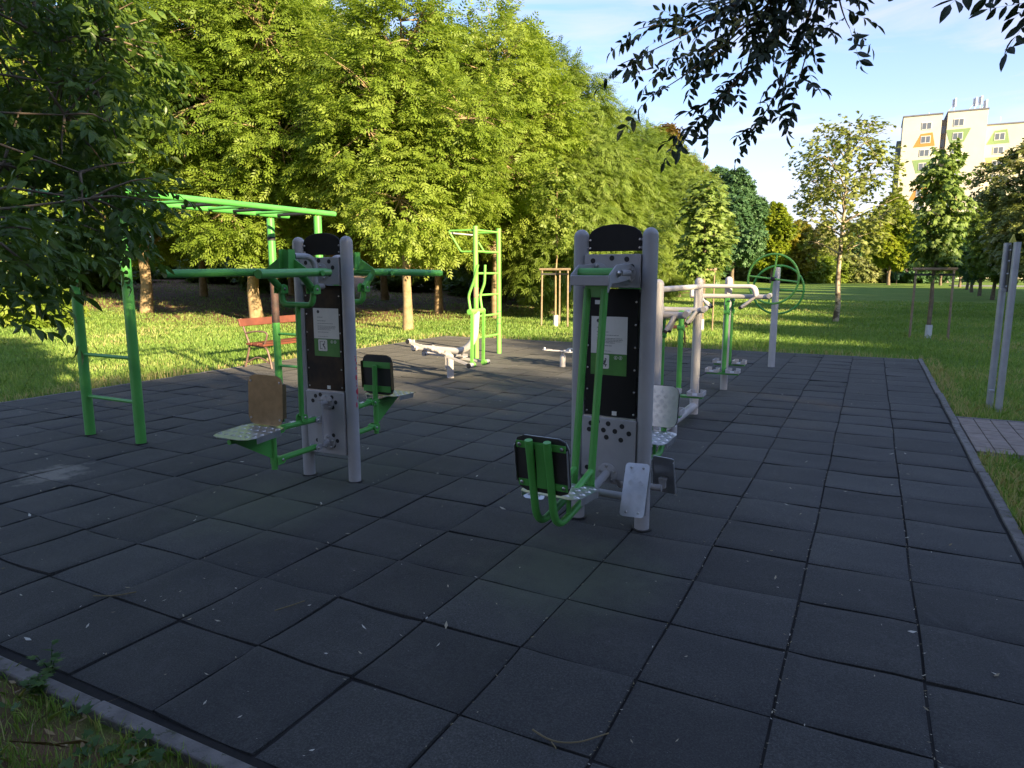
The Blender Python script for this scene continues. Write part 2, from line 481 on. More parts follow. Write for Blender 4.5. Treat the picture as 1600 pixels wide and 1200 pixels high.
            quads.append(np.stack([ring, np.roll(ring, -1), np.roll(li, -1), li], -1)[:, ::-1])
            base += n * n + len(ring)
            t = rng.uniform(0, 1)
            tone += [t] * (len(q) + len(ring))
    o = np_mesh('rubber_pad', np.concatenate(V), 4, m, tone=tone, F=np.concatenate(quads), smooth=True)
    o.data.set_sharp_from_angle(angle=R(50))
    tag(o, kind='structure')
    b = MB(); b.box((-3.0, 5.96, -.0225), (10.16, 13.06, .022))
    o = b.build('seam_bed', varied('seam_shadow_soil', (.006, .006, .006), (.014, .012, .010), 30, .95), smooth=False)
    tag(o, kind='structure')
build_pad()

def kerb_run(name, p0, p1, wdt, seg=1.0, top=.012):
    p0 = (*p0, 0); p1 = (*p1, 0)
    d = (Vector(p1) - Vector(p0)); L = d.length; d.normalize(); nrm = Vector((-d.y, d.x, 0))
    b = MB(); rng = random.Random(len(name) * 7 + int(L * 10)); k = 0
    while k * seg < L:
        a = k * seg; e = min(L, a + seg) - .006
        off = rng.uniform(-.006, .006); dz = rng.uniform(-.004, .004)
        c = Vector(p0) + d * ((a + e) / 2) + nrm * off
        rot = Matrix.Rotation(math.atan2(d.y, d.x) + rng.uniform(-.006, .006), 3, 'Z')
        b.box((c.x, c.y, top - .08 + dz), (e - a, wdt, .16), rot)
        k += 1
    o = b.build(name, M['concrete'], bevel=.007)
    return tag(o, kind='structure')
kerb_run('kerb', (-8.2, -.575), (2.15, -.575), .062)
kerb_run('kerb', (2.09, -.54), (2.09, 12.5), .066)
kerb_run('kerb', (2.1, 12.50), (-8.1, 12.50), .062, top=-.008)
kerb_run('kerb', (-8.09, 12.45), (-8.09, -.54), .062, top=-.008)

def build_path():
    b = MB(); rng = random.Random(5)
    for i in range(45):
        for j in range(8):
            x = 2.135 + i * .15 + .075; y = 5.22 + j * .2 + .1 + (.0 if i % 2 else .004)
            rot = Matrix.Rotation(rng.uniform(-.01, .01), 3, 'Z')
            b.box((x, y, -.026 + rng.uniform(-.002, .002)), (.142, .191, .06), rot)
    o = b.build('paved_path', M['paver'], bevel=.004); tag(o, kind='structure')
    b = MB(); b.box((5.5, 6.02, -.033), (6.74, 1.66, .03)); o = b.build('path_bed', M['concrete'], smooth=False); tag(o, kind='structure')
    kerb_run('kerb', (2.13, 6.86), (9.0, 6.86), .05, top=.004)
build_path()

# -------------------------------------------------------- machine components
def dome_post(b, x, y, h, r, z0=-.03):
    prof = [(r, z0)] + [(r * math.cos(a), h - r + r * math.sin(a)) for a in [PI / 2 * k / 8 for k in range(8)]] + [(r * .05, h)]
    b.lathe(prof, 28, Matrix.Translation((x, y, 0)))

def bolt(b, p, axis, r=.009, t=.006):
    q = Vector(axis).to_track_quat('Z', 'Y').to_matrix().to_4x4()
    b.lathe([(r, 0), (r, t * .5), (r * .6, t), (r * .55, t * 1.4)], 8, Matrix.Translation(p) @ q)

def plate_outline(w, h, c):
    return [(-w / 2 + c, -h / 2), (w / 2 - c, -h / 2), (w / 2 - c * .3, -h / 2 + c * .3), (w / 2, -h / 2 + c), (w / 2, h / 2 - c), (w / 2 - c * .3, h / 2 - c * .3), (w / 2 - c, h / 2), (-w / 2 + c, h / 2), (-w / 2 + c * .3, h / 2 - c * .3), (-w / 2, h / 2 - c), (-w / 2, -h / 2 + c), (-w / 2 + c * .3, -h / 2 + c * .3)]

def tread_plate(name, w, h, c, mat, parent, loc, rot, t=.004, skirt=.035, boltsat=None, bars=.0013):
    """checker plate: raised bars on its local +Z face, folded skirts on two sides"""
    b = MB()
    b.prism(plate_outline(w, h, c), t)
    for sx in (-1, 1):
        b.box((sx * (w / 2 - .0012), 0, -skirt / 2 - t / 2 - .0008), (.003, h - 2 * c, skirt))
    if bars:
        step = .058
        nx = int(w / step) + 2; ny = int(h / (step * .9)) + 2
        for i in range(-nx, nx + 1):
            for j in range(-ny, ny + 1):
                cx = i * step + (step / 2 if j % 2 else 0); cy = j * step * .62
                ang = PI / 4 if (j % 2) else -PI / 4
                if abs(cx) > w / 2 - .022 or abs(cy) > h / 2 - .022: continue
                if abs(cx) + abs(cy) > w / 2 + h / 2 - c - .02: continue
                for k in (-1.5, -.5, .5, 1.5):
                    ox = -math.sin(ang) * k * .0075; oy = math.cos(ang) * k * .0075
                    L = .017; wd = .0017; ca, sa = math.cos(ang), math.sin(ang)
                    pts = [(cx + ox + ca * a - sa * e, cy + oy + sa * a + ca * e) for a, e in ((-L, 0), (0, -wd), (L, 0), (0, wd))]
                    vs = [(x, y, t / 2) for x, y in pts] + [(cx + ox - ca * L * .6, cy + oy - sa * L * .6, t / 2 + bars), (cx + ox + ca * L * .6, cy + oy + sa * L * .6, t / 2 + bars)]
                    b.add(vs, [(0, 1, 5, 4), (1, 2, 5), (2, 3, 4, 5), (3, 0, 4)])
    o = b.build(name, mat, parent, smooth=False)
    o.location = loc; o.rotation_euler = rot
    if boltsat:
        bb = MB()
        for (x, y) in boltsat: bolt(bb, (x, y, t / 2), (0, 0, 1), .008, .005)
        pieces(bb, 'bolt', M['steel'], o)
    return o

def fork_hinge(b, p, axis=(1, 0, 0), r=.026, gap=.056, arm=None, bb=None, mi=0):
    """two rounded lugs with a pin"""
    ax = Vector(axis).normalized()
    q = ax.to_track_quat('Z', 'Y').to_matrix().to_4x4()
    for s in (-1, 1):
        b.lathe([(r, -.004), (r, .004)], 16, Matrix.Translation(Vector(p) + ax * s * gap / 2) @ q, mi)
        if arm is not None:
            a = Vector(arm) * .05
            side = Vector(arm).cross(ax).normalized() * r
            P0 = Vector(p) + ax * (s * gap / 2)
            th = ax * .0038
            vs = [P0 + side - th, P0 - side - th, P0 - side + a - th, P0 + side + a - th, P0 + side + th, P0 - side + th, P0 - side + a + th, P0 + side + a + th]
            b.add(vs, [(0, 1, 2, 3), (7, 6, 5, 4), (0, 4, 5, 1), (1, 5, 6, 2), (2, 6, 7, 3), (3, 7, 4, 0)], mi, True)
        if bb is not None:
            bolt(bb, Vector(p) + ax * s * (gap / 2 + .004), ax * s, .011, .007)

def disc_flange(b, bb, x, y, z, s, r=.06):
    q = Vector((0, s, 0)).to_track_quat('Z', 'Y').to_matrix().to_4x4()
    b.lathe([(r, 0), (r, .005), (r * .93, .007)], 26, Matrix.Translation((x, y, z)) @ q)
    for k in range(5):
        a = 2 * PI * (k + .3) / 5
        bolt(bb, (x + math.cos(a) * r * .74, y + s * .007, z + math.sin(a) * r * .74), (0, s, 0), .010, .010)

def notice(parent, s, y, x0, wd, z0, z1, zg, picto):
    """paper sheet over a green label, drawn on the board's face; s = -1 front, +1 back"""
    def B(x, z): return x0 + (x if s < 0 else -x), z
    def rect(b, x, z, w_, h_, dep, mi=0):
        X, Z = B(x, z); b.box((X, y + s * dep / 2, Z), (w_, dep, h_), None, mi)
    b = MB(); rect(b, 0, (z0 + z1) / 2, wd, z0 - z1, .0016)
    pap = b.build('notice', M['paper'], parent, smooth=False)
    t = MB()
    # crest at the top left and rows of small print, too small to read
    X, Z = B(-wd * .30, z0 - .026)
    q = Vector((0, s, 0)).to_track_quat('Z', 'Y').to_matrix().to_4x4()
    t.lathe([(.012, 0), (.012, .0006)], 14, Matrix.Translation((X, y + s * .0016, Z)) @ q)
    rng = random.Random(3)
    rows = [(.066, .20, 1.6), (.093, .32, 1.6), (.112, .60, 1.3), (.131, .70, 1.2), (.140, .72, 1.2), (.149, .68, 1.2), (.158, .50, 1.2), (.176, .42, 1.3), (.208, .40, .9)]
    for dz, frac, th in rows:
        x = -wd * .34; end = x + wd * frac
        while x < end:
            L = min(rng.uniform(.006, .022), end - x + .002)
            X, Z = B(x + L / 2, z0 - dz)
            t.box((X, y + s * .0021, Z), (L, .0008, .0019 * th))
            x += L + .003
    t.build('lettering', M['greyink'], pap, smooth=False)
    b = MB(); rect(b, 0, (z1 + zg) / 2 - .0005, wd, z1 - zg - .001, .0012)
    lab = b.build('label', M['greenlabel'], parent, smooth=False)
    t = MB(); X, Z = B(-wd * .16, (z1 + zg) / 2 + .016)
    t.prism(plate_outline(.082, .086, .008), .0012, Matrix.Translation((X, y + s * .0018, Z)) @ Matrix.Rotation(PI / 2, 4, 'X'))
    tile = t.build('pictogram_tile', M['paper'], lab, smooth=False)
    g = MB()
    def stroke(x0_, z0_, x1_, z1_, wv):
        dx, dz = x1_ - x0_, z1_ - z0_; L = math.hypot(dx, dz); a = math.atan2(dz, dx)
        ca = -wd * .16; cz = (z1 + zg) / 2 + .016
        XX, ZZ = B(ca + (x0_ + x1_) / 2, cz + (z0_ + z1_) / 2)
        g.box((XX, y + s * .0030, ZZ), (L, .0010, wv), Matrix.Rotation(-(a if s < 0 else -a), 3, 'Y'))
    for st in picto: stroke(*st)
    g.build('pictogram', M['ink'], lab, smooth=False)
    e = MB()
    for dx in (.045, .075):
        X, Z = B(wd * .05 + dx - .01, z1 - .022)
        for k in range(14):
            a = 2 * PI * k / 14
            e.box((X + math.cos(a) * .010, y + s * .0018, Z + math.sin(a) * .010), (.005, .001, .0022), Matrix.Rotation(-a - PI / 2, 3, 'Y'))
        e.box((X, y + s * .0018, Z + .002), (.004, .001, .009)); e.box((X, y + s * .0018, Z - .005), (.009, .001, .0025))
    e.build('safety_symbol', M['paper'], lab, smooth=False)
    return pap

SEATED = [(-.024, -.030, -.024, .030, .0035), (-.024, .028, .004, .028, .003), (-.024, -.026, -.004, -.026, .003), (.016, .022, .020, .028, .010), (.014, .016, .006, -.006, .007), (.006, -.006, .018, -.012, .006), (.018, -.012, .020, -.030, .006), (.012, .010, -.004, .004, .004)]
PRESS = [(-.026, -.030, -.026, .030, .0035), (-.026, .028, .004, .028, .0025), (.018, .014, .022, .020, .010), (.018, .010, .012, -.012, .008), (.012, -.012, -.006, -.008, .007), (-.006, -.008, -.012, -.024, .006), (.016, .006, .002, .000, .004), (.020, -.016, .020, -.030, .005), (.008, -.018, .028, -.018, .004)]

HOLES_LOW = [(-.085, .642), (-.112, .604), (.068, .642), (.102, .606), (.072, .566), (-.085, .300), (.07, .352), (.104, .312), (.070, .272), (-.04, .655), (.02, .602)]
def pylon(root, zlow, holes, graffiti=False, brown=False):
    hx = .2175; r = .0455
    for sx in (-1, 1):
        b = MB(); dome_post(b, sx * hx, 0, 1.818, r)
        po = b.build('post', M['grey'], root)
        b = MB(); rg = random.Random(sx + 5); b.prism([(sx * hx + rg.uniform(.053, .066) * math.cos(2 * PI * k / 22), rg.uniform(.053, .066) * math.sin(2 * PI * k / 22)) for k in range(22)], .012, z0=-.004)
        b.build('foot_gap', M['rubber'], po, smooth=False)
        if graffiti and sx == 1:
            g = MB(); rng = random.Random(2)
            z = .96
            while z > .60:
                h = rng.choice([.012, .02, .03, .045]); a0 = rng.uniform(-.15, .25); wv = rng.uniform(.10, .4)
                if .67 < z < .72: h, wv = .05, .8
                pts = []
                n = 8
                for k in range(n + 1):
                    a = a0 + wv * (k / n - .5); pts.append((math.cos(a), math.sin(a)))
                vs = []
                for k, (ca, sa) in enumerate(pts):
                    bul = .35 + .65 * math.sin(PI * k / n)
                    vs += [(sx * hx + ca * (r + .0008), sa * (r + .0008), z - h / 2 - h / 2 * bul), (sx * hx + ca * (r + .0008), sa * (r + .0008), z - h / 2 + h / 2 * bul)]
                g.add(vs, [(2 * k, 2 * k + 2, 2 * k + 3, 2 * k + 1) for k in range(n)])
                z -= h + rng.uniform(.002, .014)
            g.build('graffiti', M['red'], po, smooth=False)
    # arched head board
    b = MB(); w2 = .168
    poly = [(-w2, 1.686), (w2, 1.686), (w2, 1.765)] + [(w2 * math.cos(a), 1.765 + .078 * math.sin(a) ** .9) for a in [PI * k / 18 for k in range(1, 18)]] + [(-w2, 1.765)]
    b.prism(poly, .014, Matrix.Rotation(PI / 2, 4, 'X'))
    hb = b.build('head_board', M['black'], root, bevel=.003)
    bb = MB()
    for s in (-1, 1):
        for x in (-1, 1):
            for z in (1.705, 1.752): bolt(bb, (x * .156, s * .007, z), (0, s, 0), .007, .005)
    pieces(bb, 'bolt', M['steel'], hb)
    b = MB()
    for x in (-1, 1):
        for z in (1.705, 1.752): b.box((x * .176, 0, z), (.02, .02, .014))
    pieces(b, 'bracket', M['grey'], root, False)
    # hollow steel head box and base box, with punched round holes
    def boxplate(name, z0, z1, hs):
        b = MB(); b.box((0, 0, (z0 + z1) / 2), (.352, .09, z1 - z0))
        p = b.build(name, M['grey'], root, bevel=.004)
        h = MB()
        for (x, z) in hs:
            for s in (-1, 1):
                q = Vector((0, s, 0)).to_track_quat('Z', 'Y').to_matrix().to_4x4()
                h.lathe([(.0155, 0), (.0155, .0012), (.0125, .0012), (.0125, .0004)], 16, Matrix.Translation((x * -s, s * .0452, z)) @ q)
        pieces(h, 'hole', M['rubber'], p)
        return p
    boxplate('head_box', 1.472, 1.668, [(.0, 1.645), (.093, 1.638), (.125, 1.595), (.095, 1.545), (-.12, 1.63), (-.12, 1.52)])
    boxplate('base_box', zlow, .680, holes)
    # information board
    b = MB(); b.box((0, 0, 1.078), (.330, .05, .774))
    ib = b.build('information_board', M['brownboard'] if brown else M['black'], root, bevel=.002)
    bb = MB()
    for s in (-1, 1):
        for x in (-1, 1):
            for z in (.715, .85, .985, 1.12, 1.255, 1.39): bolt(bb, (x * .152, s * .025, z), (0, s, 0), .0065, .004)
    pieces(bb, 'bolt', M['steel'], ib)
    b = MB()
    for x in (-1, 1):
        for z in (.76, .93, 1.10, 1.27, 1.43): b.box((x * .169, 0, z), (.012, .03, .03))
    pieces(b, 'spacer', M['rubber'], ib, False)
    b = MB(); b.box((0, 0, .6855), (.34, .07, .010))
    b.build('trim_strip', M['tread'], root, smooth=False)
    b = MB(); b.box((.03, -.0265, .712), (.030, .002, .026)); b.box((-.03, .0265, .712), (.030, .002, .026))
    pieces(b, 'maker_plate', M['paper'], ib, False)
    return ib

# ------------------------------------------- shoulder press machine (left)
def press_machine():
    t = empty('shoulder_press_machine', (-2.38, 2.015, 0), R(2.5),
              'grey and green double shoulder press tower with red scrawl, beside monkey bars', 'exercise machine')
    ib = pylon(t, .205, HOLES_LOW, graffiti=True, brown=True)
    for s, x0 in ((-1, .005), (1, -.005)):
        notice(ib, s, s * .025, x0 + (.022 if s < 0 else -.022), .232, 1.300, 1.076, .945, SEATED)
    for s in (-1, 1):
        sx = -s
        L = lambda x, d, z: (sx * x, s * d, z)
        fb = MB(); bb = MB()
        disc_flange(fb, bb, sx * .02, s * .045, .600, s); disc_flange(fb, bb, sx * .02, s * .045, .295, s); disc_flange(fb, bb, sx * .02, s * .045, 1.56, s, .065)
        fl = t; pieces(fb, 'flange', M['grey'], t); pieces(bb, 'bolt', M['steel'], fl)
        b = MB(); bb = MB()
        b.tube([L(.02, .05, .60), L(.02, .125, .60)], .017)
        b.tube([L(.02, .05, .295), L(.02, .145, .285)], .020)
        b.box(L(.02, .132, .45), (.05, .012, .33)); b.box(L(.0, .12, .45), (.010, .035, .33))
        fork_hinge(b, L(.0, .165, .488), (1, 0, 0), .024, .062, (0, -s * .7, 0), bb)
        fork_hinge(b, L(.0, .175, .282), (1, 0, 0), .024, .062, (0, -s * .7, 0), bb)
        br = b.build('linkage_bracket', M['grey'], t); pieces(bb, 'bolt', M['steel'], br)
        # two parallel arms
        b = MB(); b.tube([L(0, .15, .489), L(0, .52, .500)], .021)
        b.tube([L(-.03, .52, .500), L(.03, .52, .500)], .024)
        bb = MB()
        fork_hinge(b, L(0, .30, .533), (1, 0, 0), .026, .056, (0, 0, -.6), bb)
        ar = b.build('upper_arm', M['green'], t); pieces(bb, 'bolt', M['steel'], ar)
        b = MB(); b.box(L(.0, .40, .4985), (.018, .05, .046), Matrix.Rotation(s * .03, 3, 'X')); b.build('sticker', M['paper'], ar, smooth=False)
        b = MB(); b.tube([L(0, .16, .283), L(0, .55, .285)], .021); b.tube([L(-.03, .545, .285), L(.03, .545, .285)], .024)
        b.build('lower_arm', M['green'], t)
        # seat post, gusset
        b = MB(); bb = MB()
        b.tube([L(0, .59, .225), L(0, .59, .80)], .021)
        fork_hinge(b, L(0, .535, .500), (1, 0, 0), .027, .066, (0, s * .9, 0), bb)
        fork_hinge(b, L(0, .545, .285), (1, 0, 0), .027, .066, (0, s * .9, 0), bb)
        b.tube([L(0, .60, .490), L(0, .97, .500)], .017)
        b.prism([(.60, .30), (.93, .487), (.60, .487)], .006, Matrix(((0, 0, 1, 0), (s, 0, 0, 0), (0, 1, 0, 0), (0, 0, 0, 1))))
        sp = b.build('seat_post', M['green'], t); pieces(bb, 'bolt', M['steel'], sp)
        tread_plate('seat', .34, .36, .075, M['tread'], t, L(0, .80, .533), (s * R(-2.5), 0, 0), boltsat=[(x, y) for x in (-.15, .15) for y in (-.09, .09)])
        rx = R(90 - 3) if s < 0 else R(-90 + 3)
        tread_plate('backrest', .30, .34, .055, M['treadbrown'], t, L(0, .640, .715), (rx, 0, 0), t=.005, skirt=.03, bars=.0006, boltsat=[(x, y) for x in (-.125, .125) for y in (-.125, .125)])
        b = MB()
        b.prism(plate_outline(.29, .33, .055), .008, Matrix.Translation(L(0, .632, .715)) @ Matrix.Rotation(rx, 4, 'X'))
        b.build('backrest_board', M['backboard'], t, smooth=False)
        b = MB()
        for z in (.60, .80): b.box(L(0, .618, z), (.27, .006, .05))
        pieces(b, 'backrest_strap', M['green'], t, False)
        # push rod, yoke
        b = MB(); b.tube([L(0, .30, .545), L(0, .285, 1.335)], .019)
        b.build('push_rod', M['green'], t)
        b = MB(); bb = MB()
        b.tube(rounded([L(-.145, .285, 1.425), L(-.13, .285, 1.335), L(.13, .285, 1.335), L(.145, .285, 1.425)], .09, 8), .0215)
        for x in (-.145, .145): fork_hinge(b, L(x, .285, 1.445), (1, 0, 0), .034, .062, (0, 0, -.6), bb)
        yk = b.build('yoke', M['green'], t); pieces(bb, 'bolt', M['steel'], yk)
        # lever: bracket, short arms and the two long bars at eye height
        b = MB(); b.tube(rounded([L(.03, .045, 1.46), L(.03, .125, 1.46), L(.03, .125, 1.672), L(.03, .34, 1.672)], [0, .06, .10, 0], 8), .021)
        b.tube([L(.03, .335, 1.672), L(.03, .375, 1.672)], .0225, mi=1)
        b.build('pivot_tube', [M['grey'], M['rubber']], t)
        b = MB()
        for x in (-.03, .05): b.prism([(.36, 1.575), (.44, 1.575), (.43, 1.715), (.37, 1.715)], .006, Matrix(((0, 0, 1, sx * (x + .02)), (s, 0, 0, 0), (0, 1, 0, 0), (0, 0, 0, 1))))
        b.prism([(.02, 1.575), (.20, 1.575), (.06, 1.66)], .006, Matrix(((sx, 0, 0, 0), (0, 0, 1, s * .38), (0, 1, 0, 0), (0, 0, 0, 1))))
        b.prism([(-.02, 1.575), (-.20, 1.575), (-.06, 1.66)], .006, Matrix(((sx, 0, 0, 0), (0, 0, 1, s * .38), (0, 1, 0, 0), (0, 0, 0, 1))))
        b.box(L(.02, .40, 1.65), (.07, .010, .12))
        b.tube([L(-.33, .40, 1.558), L(.33, .40, 1.558)], .019)
        for x in (-.145, .145): b.tube([L(x, .42, 1.565), L(x, .29, 1.448)], .025)
        b.build('lever_frame', M['green'], t)
        for x in (-1, 1):
            b = MB(); b.tube([L(x * .26, .25, 1.562), L(x * .27, .30, 1.562), L(x * .31, .55, 1.560), L(x * .385, 1.03, 1.552)], [.022, .027, .027, .027], 18)
            b.build('handle_bar', M['green'], t)
    return t
press_machine()

# ----------------------------------------------------- leg press (right)
def leg_press():
    t = empty('leg_press_machine', (-.165, 2.07, 0), R(-3),
              'grey and green double leg press tower with hanging swing seats, nearest machine to the camera', 'exercise machine')
    hl = [(-.115, .640), (-.07, .655), (.0, .648), (.09, .640), (-.125, .60), (-.03, .605), (.045, .605), (.135, .600), (-.08, .565), (-.01, .562), (.085, .555), (-.135, .355), (.13, .36)]
    ib = pylon(t, .30, hl)
    for s in (-1, 1):
        sx = -s
        x0 = -sx * .015
        notice(ib, s, s * .025, x0, .232, 1.300, 1.076, .945, PRESS)
        b = MB(); b.box((x0 - sx * .07, s * .0262, 1.385), (.05, .002, .025)); b.build('sticker', M['paper'], ib, smooth=False)
    for s in (-1, 1):
        sx = -s
        L = lambda x, d, z: (sx * x, s * d, z)
        fb = MB(); bb = MB()
        disc_flange(fb, bb, sx * .085, s * .045, 1.555, s, .064); disc_flange(fb, bb, sx * -.085, s * .045, 1.555, s, .064); disc_flange(fb, bb, sx * .0, s * .045, .335, s, .064)
        fl = t; pieces(fb, 'flange', M['grey'], t); pieces(bb, 'bolt', M['steel'], fl)
        # top hanger: two side cheeks, front bar, roller
        b = MB()
        YZ = lambda x: Matrix(((0, 0, 1, sx * x), (s, 0, 0, 0), (0, 1, 0, 0), (0, 0, 0, 1)))
        for x in (-.115, .115):
            b.prism([(.05, 1.61), (.26, 1.605), (.36, 1.55), (.375, 1.45), (.33, 1.50), (.22, 1.505), (.05, 1.52)], .010, YZ(x))
        b.box(L(0, .345, 1.518), (.232, .055, .055))
        b.tube([L(.115, .05, 1.56), L(.115, .20, 1.56)], .018); b.tube([L(-.115, .05, 1.56), L(-.115, .20, 1.56)], .018)
        b.build('hanger_bracket', M['grey'], t, bevel=.003)
        b = MB(); b.tube([L(-.11, .255, 1.555), L(.11, .255, 1.555)], .032, 20); b.build('roller', M['green'], t)
        bb = MB(); bolt(bb, L(.121, .255, 1.555), (sx, 0, 0), .020, .016); bolt(bb, L(-.121, .255, 1.555), (-sx, 0, 0), .020, .016); pieces(bb, 'bolt', M['steel'], t)
        b = MB(); b.box(L(0, .268, 1.475), (.135, .014, .105)); b.box(L(0, .262, 1.53), (.10, .03, .02)); b.build('hanger_plate', M['green'], t, bevel=.003)
        # hanging tubes
        for x in (-.052, .052):
            b = MB(); b.tube([L(x, .268, 1.47), L(x, .42, .325)], .0215); b.build('hanging_tube', M['green'], t)
            b = MB(); b.tube(rounded([L(x, .405, .325), L(x, .86, .245), L(x, .962, .735)], [0, .13, 0], 10), .0205)
            b.build('seat_tube', M['green'], t)
            b = MB(); b.tube([L(x, .405, .452), L(x, .62, .392)], .0185); b.build('brace', M['green'], t)
        b = MB(); b.box(L(0, .425, .335), (.16, .012, .085)); b.build('tie_plate', M['green'], t, smooth=False)
        tread_plate('seat', .35, .32, .05, M['tread'], t, L(0, .70, .412), (s * R(4), 0, 0), boltsat=[(x, y) for x in (-.13, .13) for y in (-.10, .10)])
        b = MB()
        for x in (-.052, .052): b.box(L(x, .70, .335), (.02, .02, .13))
        pieces(b, 'seat_support', M['green'], t, False)
        rx = R(90 - 8)
        rot = (rx, 0, 0) if s > 0 else (rx, 0, PI)
        tl = -8 if s < 0 else 8
        # backrest: tread side faces the tower, its dark board faces away
        Mx = Matrix.Translation(L(0, .895, .600)) @ Matrix.Rotation(0 if s > 0 else PI, 4, 'Z') @ Matrix.Rotation(R(90 - 8), 4, 'X')
        o = tread_plate('backrest', .30, .30, .05, M['tread'], t, (0, 0, 0), (0, 0, 0), skirt=.028)
        o.matrix_local = Mx
        b = MB(); b.prism(plate_outline(.305, .305, .055), .009, Mx @ Matrix.Translation((0, 0, -.012))); b.build('backrest_board', M['backboard'], t, smooth=False)
        b = MB(); bb = MB()
        for zz in (-.105, .105):
            b.box((0, 0, 0), (.28, .036, .006))
            for i in range(-8, 0):
                b.v[i] = tuple(Mx @ (Vector(b.v[i]) + Vector((0, zz, -.021))))
            for x in (-.12, .12): bolt(bb, Mx @ Vector((x, zz, -.025)), (Mx.to_3x3() @ Vector((0, 0, -1))), .011, .006)
        pieces(b, 'backrest_strap', M['green'], t, False); pieces(bb, 'bolt', M['steel'], t)
        b = MB(); b.prism([(-.028, -.12), (.028, -.12), (.024, 0), (.028, .12), (-.028, .12), (-.024, 0)], .006, Mx @ Matrix.Translation((0, 0, -.030))); b.build('spine_plate', M['green'], t, smooth=False)
        # foot rest
        xf, df, zf = (.305, .385, .372) if s < 0 else (.27, .255, .285)
        b = MB(); b.tube([L(0, .05, .335), L(0, df - .06, zf - .09)], .024); b.tube([L(-xf - .005, df - .06, zf - .07), L(xf + .005, df - .06, zf - .07)], .022)
        for x in (-xf, xf): b.box(L(x, df - .025, zf - .017), (.05, .05, .012)); b.box(L(x, df - .033, zf - .042), (.04, .03, .06))
        b.build('foot_bar', M['grey'], t)
        for x in (-xf, xf):
            Mf = Matrix.Translation(L(x, df, zf)) @ Matrix.Rotation(0 if s < 0 else PI, 4, 'Z') @ Matrix.Rotation(R(64), 4, 'X') @ Matrix.Rotation(R(3), 4, 'Z')
            o = tread_plate('footplate', .14, .30, .018, M['tread'], t, (0, 0, 0), (0, 0, 0), t=.004, skirt=.022, boltsat=[(-.035, .125), (.035, .125), (-.035, -.125), (.035, -.125)])
            o.matrix_local = Mf
    return t
leg_press()

# ------------------------------------------------------------- monkey bars
def monkey_bars():
    t = empty('monkey_bars', (-5.06, 3.27, 0), 0, 'tall green monkey bars with two ladder ends, half hidden by dark leaves', 'monkey bars')
    X = (-.38, .38); Y = (-1.23, 1.22); r = .046
    for x in X:
        for y in Y:
            b = MB(); b.tube([(x, y, -.03), (x, y, .82), (x, y, 2.21)], r, 18)
            far = y > 0
            p = b.build('post', M['green'], t)
            b = MB(); b.prism([(x + (.056 + .006 * math.sin(k * 2.3)) * math.cos(2 * PI * k / 20), y + (.056 + .006 * math.sin(k * 1.7)) * math.sin(2 * PI * k / 20)) for k in range(20)], .012, z0=-.004); b.build('foot_gap', M['rubber'], p, smooth=False)
            if far and x < 0:
                b = MB(); b.tube([(x, y, .93), (x, y, 1.62)], r + .0012, 18, caps=False); b.build('bare_patch', M['rust'], p)
                b = MB(); b.tube([(x, y, 1.94), (x, y, 1.99)], r + .002, 18); b.build('band', M['strap'], p)
        b = MB(); b.tube([(x, -1.55, 2.255), (x, 1.52, 2.255)], .031, 16); b.build('side_rail', M['green'], t)
    for y in Y:
        for z in (.385, .79):
            b = MB(); b.tube([(X[0], y, z), (X[1], y, z)], .017, 12); b.build('step', M['green'], t)
    for k in range(9):
        y = -1.40 + k * .34
        b = MB(); b.tube([(X[0], y, 2.255), (X[1], y, 2.255)], .017, 12); b.build('rung', M['rubber'] if k % 2 == 0 else M['green'], t)
monkey_bars()

# ----------------------------------------------------------- ladder station
def wall_ladder():
    t = empty('climbing_ladder', (-5.12, 9.42, 0), 0, 'bright green upright climbing ladder with dip horns at far left of the pad', 'climbing ladder')
    y0, y1 = -.46, .41
    for y in (y0, y1):
        b = MB(); b.tube([(0, y, -.03), (0, y, 2.36)], .046, 18); p = b.build('post', M['lime'], t)
        if y == y1:
            b = MB()
            for z in (.80, .68, .57): b.tube([(0, y, z), (0, y, z + .02)], .047, 18)
            pieces(b, 'dark_band', M['green'], p)
        else:
            b = MB(); b.tube([(0, y, 1.10), (0, y, 1.28)], .0472, 18, caps=False); b.build('bare_patch', M['barklit'], p)
    for z in (.37, .76, 1.14, 1.53, 1.92, 2.29):
        b = MB(); b.tube([(0, y0, z), (0, y1, z)], .020, 12); b.build('rung', M['lime'], t)
    for y in (y0, y1):
        b = MB(); b.tube(rounded([(0, y, 2.29), (-.56, y, 2.29), (-.30, y, 1.915), (0, y, 1.915)], [0, .04, .04, 0], 5), .018, 12); b.build('dip_horn', M['lime'], t)
    b = MB(); b.tube([(-.52, y0, 2.25), (-.52, y1, 2.25)], .014, 12); b.build('pull_bar', M['pale'], t)
wall_ladder()

